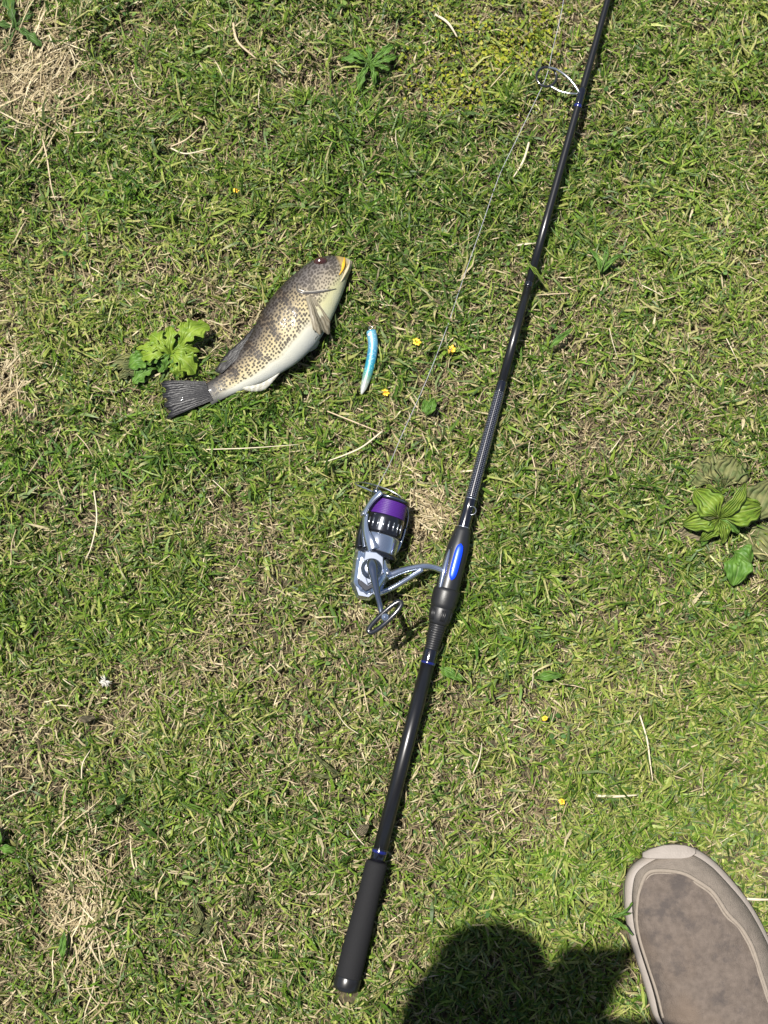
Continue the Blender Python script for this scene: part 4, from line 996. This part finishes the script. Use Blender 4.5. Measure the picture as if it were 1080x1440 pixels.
# ================================================================== LOOSE STRAW (single stems)
M_straw = mat('dry_straw', (.38, .30, .19), .7, var=.22, vscale=120); M_straw2 = mat('pale_straw', (.46, .40, .28), .65, var=.15, vscale=120)
def straw(pxs, r, label, grp=None, h=.016, m=M_straw):
    pts = [P(a, b_, h+(.004 if 0 < i < len(pxs)-1 else 0)) for i, (a, b_) in enumerate(pxs)]
    mb = MB(); n_ = 14; mb.add(*tube(spline(pts, n_), list(np.interp(np.linspace(0, 1, n_), [0, .5, 1], [r, r, r*.5])), 6, True, ZV, .55))
    return tag(mb.build('straw', m), label, 'straw', grp)
straw([(612, 20), (630, 32), (643, 52)], .0016, 'thick pale straw lying on the yellow moss patch', None, .018, M_straw2)
straw([(744, 200), (736, 226), (722, 249)], .0013, 'pale straw lying between the fishing line and the rod', None, .018, M_straw2)
straw([(460, 578), (490, 590), (520, 602), (536, 608)], .0008, 'thin straw pointing to the fishing line below the lure', None, .018)
straw([(538, 606), (510, 628), (484, 640), (456, 650)], .0010, 'bent straw lying above the reel', None, .018, M_straw2)
straw([(900, 1006), (910, 1040), (914, 1070), (918, 1098)], .0010, 'long straw in the grass above the shoe', None, .018, M_straw2)
straw([(1050, 1264), (1066, 1265), (1090, 1265)], .0015, 'white straw touching the outer side of the shoe', None, .018, M_straw2)
straw([(838, 1119), (866, 1120), (896, 1118)], .0015, 'short pale straw beside the bare brown patch', None, .016, M_straw2)
straw([(290, 632), (350, 630), (420, 625)], .0006, 'long thin straw lying below the fish', None, .018, M_straw2)
straw([(748, 640), (754, 670), (752, 705)], .0007, 'thin straw right of the woven rod section', None, .018)
straw([(648, 663), (662, 662), (672, 660)], .0010, 'short straw tucked under the woven rod section', None, .012, M_straw2)
straw([(727, 345), (742, 343), (757, 341)], .0010, 'short pale straw tucked under the rod above its joint', None, .012, M_straw2)
straw([(132, 690), (136, 730), (128, 770), (120, 786)], .0008, 'long straw standing out of the grass left of the reel', None, .02, M_straw2)
straw([(240, 206), (262, 196), (282, 178)], .0009, 'straw lying in the grass above the tiny yellow flower', None, .018)
straw([(240, 208), (262, 216), (298, 208)], .0009, 'curved straw meeting another above the tiny yellow flower', None, .018, M_straw2)
straw([(328, 32), (334, 58), (360, 82)], .0016, 'curved flat straw on the dry patch near the moss', None, .016)
straw([(60, 196), (66, 222), (72, 262), (78, 282)], .0009, 'long straw hanging from the upper straw heap', None, .018)
rs = random.Random(5)
LS = 'loose dry straw stem lying in the lawn'
for k in range(70):
    x = rs.uniform(5, 1075); y = rs.uniform(5, 1435)
    if 880 < x and y > 1180: continue
    if abs(x-np.polyval(_rc, y)) < 34 or (210 < x < 510 and 345 < y < 600) or (480 < x < 640 and 680 < y < 900): continue
    if (900 < x and 630 < y < 850) or (140 < x < 320 and 430 < y < 580): continue
    a = rs.uniform(0, 6.28); ln = rs.uniform(16, 46); bd = rs.uniform(-.12, .12)*ln
    dx, dy = math.cos(a), math.sin(a)
    straw([(x-dx*ln/2, y-dy*ln/2), (x-dy*bd, y+dx*bd), (x+dx*ln/2, y+dy*ln/2)], rs.uniform(.0004, .0007), LS, 'loose straw stems', rs.uniform(.010, .017), rs.choice((M_straw, M_straw2)))

# ================================================================== GRASS
M_grass = blade_mat('grass_blades', .5, .22, .32)
M_leaflet = blade_mat('leaflets', .55, .30, .25)
M_thatch = blade_mat('thatch', .7, .15, .3)
# pixel-space patches describing where the lawn is dry, lush or mossy (centre x, y, radius x, y, weight)
DRY = [(45, 110, 55, 70, 1.0), (20, 540, 45, 60, .7), (130, 1270, 60, 110, .8), (600, 720, 45, 50, .8), (320, 735, 60, 50, .45), (745, 1150, 70, 40, .8), (270, 930, 60, 40, .6), (400, 75, 60, 45, .7),
       (300, 480, 60, 60, .6), (215, 165, 70, 50, .4), (560, 600, 80, 50, .4), (350, 60, 40, 60, .5), (640, 1130, 60, 60, .4), (930, 960, 60, 40, .5), (520, 880, 60, 60, .5), (1030, 760, 60, 80, .4), (30, 1000, 50, 80, .4), (640, 770, 40, 40, .4), (450, 480, 60, 60, .35), (610, 1170, 40, 40, .5), (880, 1350, 60, 60, .2)]
LUSH = [(150, 280, 90, 50, .8), (100, 640, 150, 60, .8), (330, 600, 120, 50, .8), (520, 170, 80, 40, .5), (800, 1230, 150, 70, .7), (960, 350, 120, 120, .4), (860, 520, 100, 60, .4), (520, 280, 80, 60, .5), (200, 860, 90, 40, .4), (960, 60, 100, 70, .4), (420, 1150, 120, 80, .3), (700, 470, 70, 60, .3), (740, 880, 100, 70, .4)]
MOSS = [(690, 60, 110, 55, 1.0), (640, 120, 60, 45, .9), (760, 30, 60, 40, .6), (780, 150, 60, 30, .4)]
YEL = [(780, 1250, 280, 130, 1.0), (450, 1330, 200, 100, .6), (880, 1000, 160, 120, .5), (420, 330, 120, 60, .5), (980, 420, 120, 160, .4), (260, 80, 160, 60, .4)]
def field(lst, px, py):
    f = np.zeros_like(px)
    for a, b_, rx, ry, w_ in lst: f = np.maximum(f, w_*np.exp(-(((px-a)/rx)**2+((py-b_)/ry)**2)))
    return f
def inpoly(x, y, poly):
    c_ = np.zeros(len(x), bool); n_ = len(poly); j = n_-1
    for i in range(n_):
        xi, yi = poly[i]; xj, yj = poly[j]
        hit = ((yi > y) != (yj > y)) & (x < (xj-xi)*(y-yi)/(yj-yi+1e-12)+xi); c_ ^= hit; j = i
    return c_
shoe_poly, _ = outline(.0015, 0); shoe_poly = [tuple(p[:2]) for p in shoe_poly]
shoe2_poly = [(a-(ank[0]-LX), b_-.60-ank[1]) for a, b_ in shoe_poly]
fish_poly = [tuple(p[:2]) for p in Dp]+[tuple(p[:2]) for p in Bp[::-1]]
fp2 = [zp(*q, .016)[:2] for q in ((84, 586), (250, 585), (290, 684), (112, 748))]
lure_poly = None
body_poly = [tuple(P(a, b_, .03)[:2]) for a, b_ in OUT]
rq = [SP(-3, 24, 90), SP(66, 25, 90), SP(66, 24, -90), SP(-3, 22, -90)]; rq = [tuple(p[:2]) for p in rq]
def seg_dist(x, y, a, b_):
    d = b_[:2]-a[:2]; L2 = d@d; t = np.clip(((x-a[0])*d[0]+(y-a[1])*d[1])/L2, 0, 1)
    return np.hypot(x-a[0]-t*d[0], y-a[1]-t*d[1]), t
rod_nodes = [RA(y) for y in (-120, 200, 400, 600, 745, 830, 905, 1212, 1394)]; rod_r = [.004, .0048, .0055, .0065, .010, .0145, .009, .010, .0135]
def limit(x, y):
    """highest z a blade may reach at x, y because something rests there"""
    lim = np.full(len(x), 9.0)
    lim[inpoly(x, y, shoe_poly)] = .002; lim[inpoly(x, y, shoe2_poly)] = .002
    lim[inpoly(x, y, fish_poly)] = .006
    m_ = inpoly(x, y, [tuple(p) for p in fp2]); lim[m_] = np.minimum(lim[m_], .010)
    m_ = inpoly(x, y, body_poly) | inpoly(x, y, rq); lim[m_] = np.minimum(lim[m_], .010)
    for i in range(len(rod_nodes)-1):
        d, t = seg_dist(x, y, rod_nodes[i], rod_nodes[i+1]); rr_ = rod_r[i]+(rod_r[i+1]-rod_r[i])*t; zz = rod_nodes[i][2]+(rod_nodes[i+1][2]-rod_nodes[i][2])*t
        m_ = d < rr_+.0015; lim[m_] = np.minimum(lim[m_], (zz-rr_)[m_]+.001)
    for a, b_, r_, z_ in ((P(624, 803), P(545, 812), .006, .028), (P(523, 464), P(510, 554), .006, .012)):
        d, t = seg_dist(x, y, a, b_); m_ = d < r_; lim[m_] = np.minimum(lim[m_], z_)
    for B, T, r_, z_ in FOOT_LEAVES:
        d, t = seg_dist(x, y, B, T); m_ = d < r_*.85; lim[m_] = np.minimum(lim[m_], z_-.001)
    return lim
def scatter(N, x0, x1, y0, y1): return rng.uniform(x0, x1, N), rng.uniform(y0, y1, N)
X0, X1, Y0, Y1 = -.54, .54, -.46, .96
def keep_mask(V, pts, slack=0.0):
    ok = np.ones(len(V), bool)
    for k in (1, 2, 3):
        lim = limit(pts[k][:, 0], pts[k][:, 1]); ok &= pts[k][:, 2] < lim+slack
    return ok
def pal(cols, idx): return np.array(cols)[idx]
GREENS = [(.026, .062, .006), (.046, .098, .009), (.074, .140, .014), (.112, .184, .020), (.160, .226, .032), (.222, .268, .055), (.290, .300, .090), (.07, .12, .036), (.125, .17, .062)]
def grass_layer(name, N, box_, lmu, lsig, wmu, lean, parent=None, clump=False):
    x, y = scatter(N, *box_)
    px, py = PX(x, y); dry = field(DRY, px, py); lush = field(LUSH, px, py); moss = field(MOSS, px, py)
    nz_ = vnoise(x, y, 14, 11)*.45+vnoise(x, y, 45, 12)*.35+vnoise(x, y, 110, 13)*.2
    dry = np.clip(dry+np.clip((vnoise(x, y, 7, 15)-.48)*1.3, 0, .42)*(1-lush), 0, 1)
    p_keep = np.clip(.72+.30*lush-.50*dry-.4*moss+(nz_-.5)*1.8, .10, 1)
    if clump: p_keep = np.clip((vnoise(x, y, 34, 17)*.6+vnoise(x, y, 13, 18)*.4-.50)*4+.6*lush-.5*dry, .05, 1)
    kp = rng.random(N) < p_keep
    x, y, px, py, dry, lush, moss, nz_ = [q[kp] for q in (x, y, px, py, dry, lush, moss, nz_)]; N = len(x)
    z = gz(x, y)-.001+.010*rng.random(N)**1.6
    # blades grow in small tufts that share a lean direction
    az = 2*math.pi*2*vnoise(x, y, 60, 21)+rng.normal(0, 1.0, N)
    L = np.exp(rng.normal(math.log(lmu), lsig, N))*(1+.35*lush-.2*dry)*(.75+.5*nz_); L = np.clip(L, .004, .05)
    W = np.clip(np.exp(rng.normal(math.log(wmu), .36, N)), .0006, .0040)
    th0 = np.clip(rng.normal(lean[0], .35, N), 0.02, 1.45); th1 = np.clip(th0+np.abs(rng.normal(lean[1], .4, N)), .2, 2.0)
    V, pts = strips(x, y, z, az, L, W, th0, th1, rng.normal(0, .6, N), .18)
    ok = keep_mask(V, pts)
    V = V[ok]; n_ = ok.sum()
    tone = np.clip(rng.normal(3.4, 1.9, n_)-(nz_[ok]-.5)*2.0+1.0*moss[ok]+(vnoise(x, y, 4.5, 19)[ok]-.5)*2.4+1.3*field(YEL, px, py)[ok], 0, 6.49).astype(int)
    blu = rng.random(n_) < .16; tone[blu] = rng.integers(7, 9, blu.sum())
    col = pal(GREENS, tone)*rng.uniform(.8, 1.2, (n_, 1))
    lu = lush[ok][:, None]; col = col*(1+lu*np.array((-.05, .12, -.1)))
    pl_ = rng.random(n_) < .045+.18*dry[ok]; col[pl_] = pal([(.36, .32, .16), (.42, .36, .22), (.30, .29, .12)], rng.integers(0, 3, pl_.sum()))
    cc = np.repeat(col[:, None, :], 7, 1)
    yel = rng.random(n_) < .16                                    # dried tips
    cc[yel, 4:] = cc[yel, 4:]*.4+np.array((.34, .29, .13))*.6
    cc[:, :2] = cc[:, :2]*.75+np.array((.22, .21, .09))*.25        # pale sheath
    return soup(name, V, None, cc, M_grass, label=None)
g1 = grass_layer('grass', 330000, (X0, X1, Y0, Y1), .0135, .42, .0017, (.95, .45))
g1['label'] = 'short mown green grass of the lawn'; g1['category'] = 'grass'
g2 = grass_layer('tall_grass', 60000, (X0, X1, Y0, Y1), .023, .30, .0019, (.70, .60), clump=True)
g2['label'] = 'longer loose green blades in the lawn'; g2['category'] = 'grass'
def ring_box(N):
    x = rng.uniform(-2.2, 2.2, N); y = rng.uniform(-2.1, 2.5, N)
    k = ~((x > X0) & (x < X1) & (y > Y0) & (y < Y1)); return x[k], y[k]
x, y = ring_box(90000); n_ = len(x)
V, pts = strips(x, y, gz(x, y)-.001, rng.uniform(0, 6.28, n_), np.exp(rng.normal(math.log(.02), .35, n_)), rng.uniform(.002, .0042, n_), rng.uniform(.4, 1.3, n_), rng.uniform(1.0, 1.9, n_), rng.normal(0, .5, n_))
ok = keep_mask(V, pts); V = V[ok]
o = soup('outer_grass', V, None, pal(GREENS, rng.integers(0, 7, len(V))), M_grass, label='lawn grass around the fishing spot', cat='grass')
# thatch: dead clippings lying flat
STR = [(.19, .145, .080), (.27, .215, .12), (.37, .305, .185), (.45, .385, .25), (.12, .088, .05), (.07, .052, .03), (.21, .20, .085)]
def thatch_layer(name, N, box_, lmu, wmu, zlift, label):
    x, y = scatter(N, *box_); px, py = PX(x, y); dry = field(DRY, px, py); lush = field(LUSH, px, py)
    nz_ = 1-(vnoise(x, y, 14, 11)*.45+vnoise(x, y, 45, 12)*.35+vnoise(x, y, 110, 13)*.2)
    dry = np.clip(dry+np.clip((vnoise(x, y, 7, 15)-.48)*1.3, 0, .42)*(1-lush), 0, 1)
    kp = rng.random(N) < np.clip(.30+.65*dry-.25*lush+(nz_-.5)*1.1, .04, 1)
    x, y, dry = x[kp], y[kp], dry[kp]; N = len(x)
    L = np.exp(rng.normal(math.log(lmu), .45, N)); W = rng.uniform(.6, 1.4, N)*wmu
    th = np.clip(rng.normal(1.42, .16, N), .8, 1.75)
    V, pts = strips(x, y, gz(x, y)+rng.uniform(0, zlift, N)*(1+dry*.6), rng.uniform(0, 6.28, N), L, W, th, th+rng.normal(.0, .25, N), rng.normal(0, .5, N), .10)
    ok = keep_mask(V, pts); V = V[ok]; n_ = len(V)
    col = pal(STR, rng.choice(7, n_, p=[.2, .22, .18, .08, .14, .08, .10]))*rng.uniform(.75, 1.15, (n_, 1))
    return soup(name, V, None, col, M_thatch, label=label, cat='dry grass')
thatch_layer('dry_grass', 170000, (X0, X1, Y0, Y1), .011, .0011, .010, 'dead brown clippings lying between the green blades')
# straw heaps: longer stalks
def heap(name, cx, cy, rx, ry, N, label, ang, la, lb, lift=.012):
    a = rng.normal(cx, rx*.5, N); b_ = rng.normal(cy, ry*.5, N)
    q = np.array([P(i, j, 0) for i, j in zip(a, b_)]); x, y = q[:, 0], q[:, 1]
    th = rng.normal(1.5, .12, N)
    V, pts = strips(x, y, gz(x, y)+.004+rng.uniform(0, lift, N), rng.normal(ang, .7, N)+math.pi*(rng.random(N) < .5), rng.uniform(la, lb, N), rng.uniform(.0008, .0019, N), th, th+rng.normal(.05, .15, N), rng.normal(0, .4, N), .14)
    ok = keep_mask(V, pts); V = V[ok]
    return soup(name, V, None, pal(STR[1:4], rng.integers(0, 3, len(V)))*rng.uniform(.85, 1.2, (len(V), 1)), M_thatch, label=label, cat='straw')
heap('straw_heap', 118, 1275, 48, 110, 330, 'heap of pale dry straw beside the wide green blade', 1.45, .016, .055)
heap('straw_heap', 50, 105, 60, 85, 330, 'heap of pale dry straw beside the dark broad-leaved weed', 1.0, .018, .06)
heap('straw_heap', 12, 535, 36, 60, 160, 'loose heap of dry straw left of the leafy weed', 1.2, .012, .035)
heap('straw_heap', 600, 715, 36, 45, 200, 'dry straw between the reel and the rod', 2.2, .010, .030, .006)
# clover and moss: small round leaves
def leaflets(name, N, where, cols, size, zr, label, cat):
    x, y = scatter(N, X0, X1, Y0, Y1); px, py = PX(x, y); kp = rng.random(N) < where(px, py, x, y); x, y = x[kp], y[kp]; N = len(x)
    S = rng.uniform(.7, 1.35, N)*size; th = np.clip(rng.normal(1.35, .3, N), .6, 1.9)
    V, pts = strips(x, y, gz(x, y)+rng.uniform(zr[0], zr[1], N), rng.uniform(0, 6.28, N), S, S*.8, th, th+rng.normal(.1, .25, N), rng.normal(0, .3, N))
    ok = keep_mask(V, pts); V = V[ok]
    return soup(name, V, None, pal(cols, rng.integers(0, len(cols), len(V)))*rng.uniform(.8, 1.2, (len(V), 1)), M_leaflet, label=label, cat=cat)
leaflets('moss', 420000, lambda px, py, x, y: np.clip(field(MOSS, px, py)*(.3+1.1*vnoise(x, y, 38, 51))-.16, 0, 1), [(.19, .23, .015), (.24, .27, .02), (.30, .31, .025), (.14, .19, .018), (.27, .25, .04), (.10, .15, .02)], .0036, (.000, .014), 'yellow green mossy patch of tiny leaves left of the upper rod', 'moss')
leaflets('clover', 26000, lambda px, py, x, y: np.clip((vnoise(x, y, 22, 61)-.52)*1.6, 0, .6), [(.05, .12, .025), (.08, .16, .03), (.11, .19, .045), (.13, .20, .04)], .0050, (.003, .012), 'small round clover leaves dotted through the lawn', 'clover')
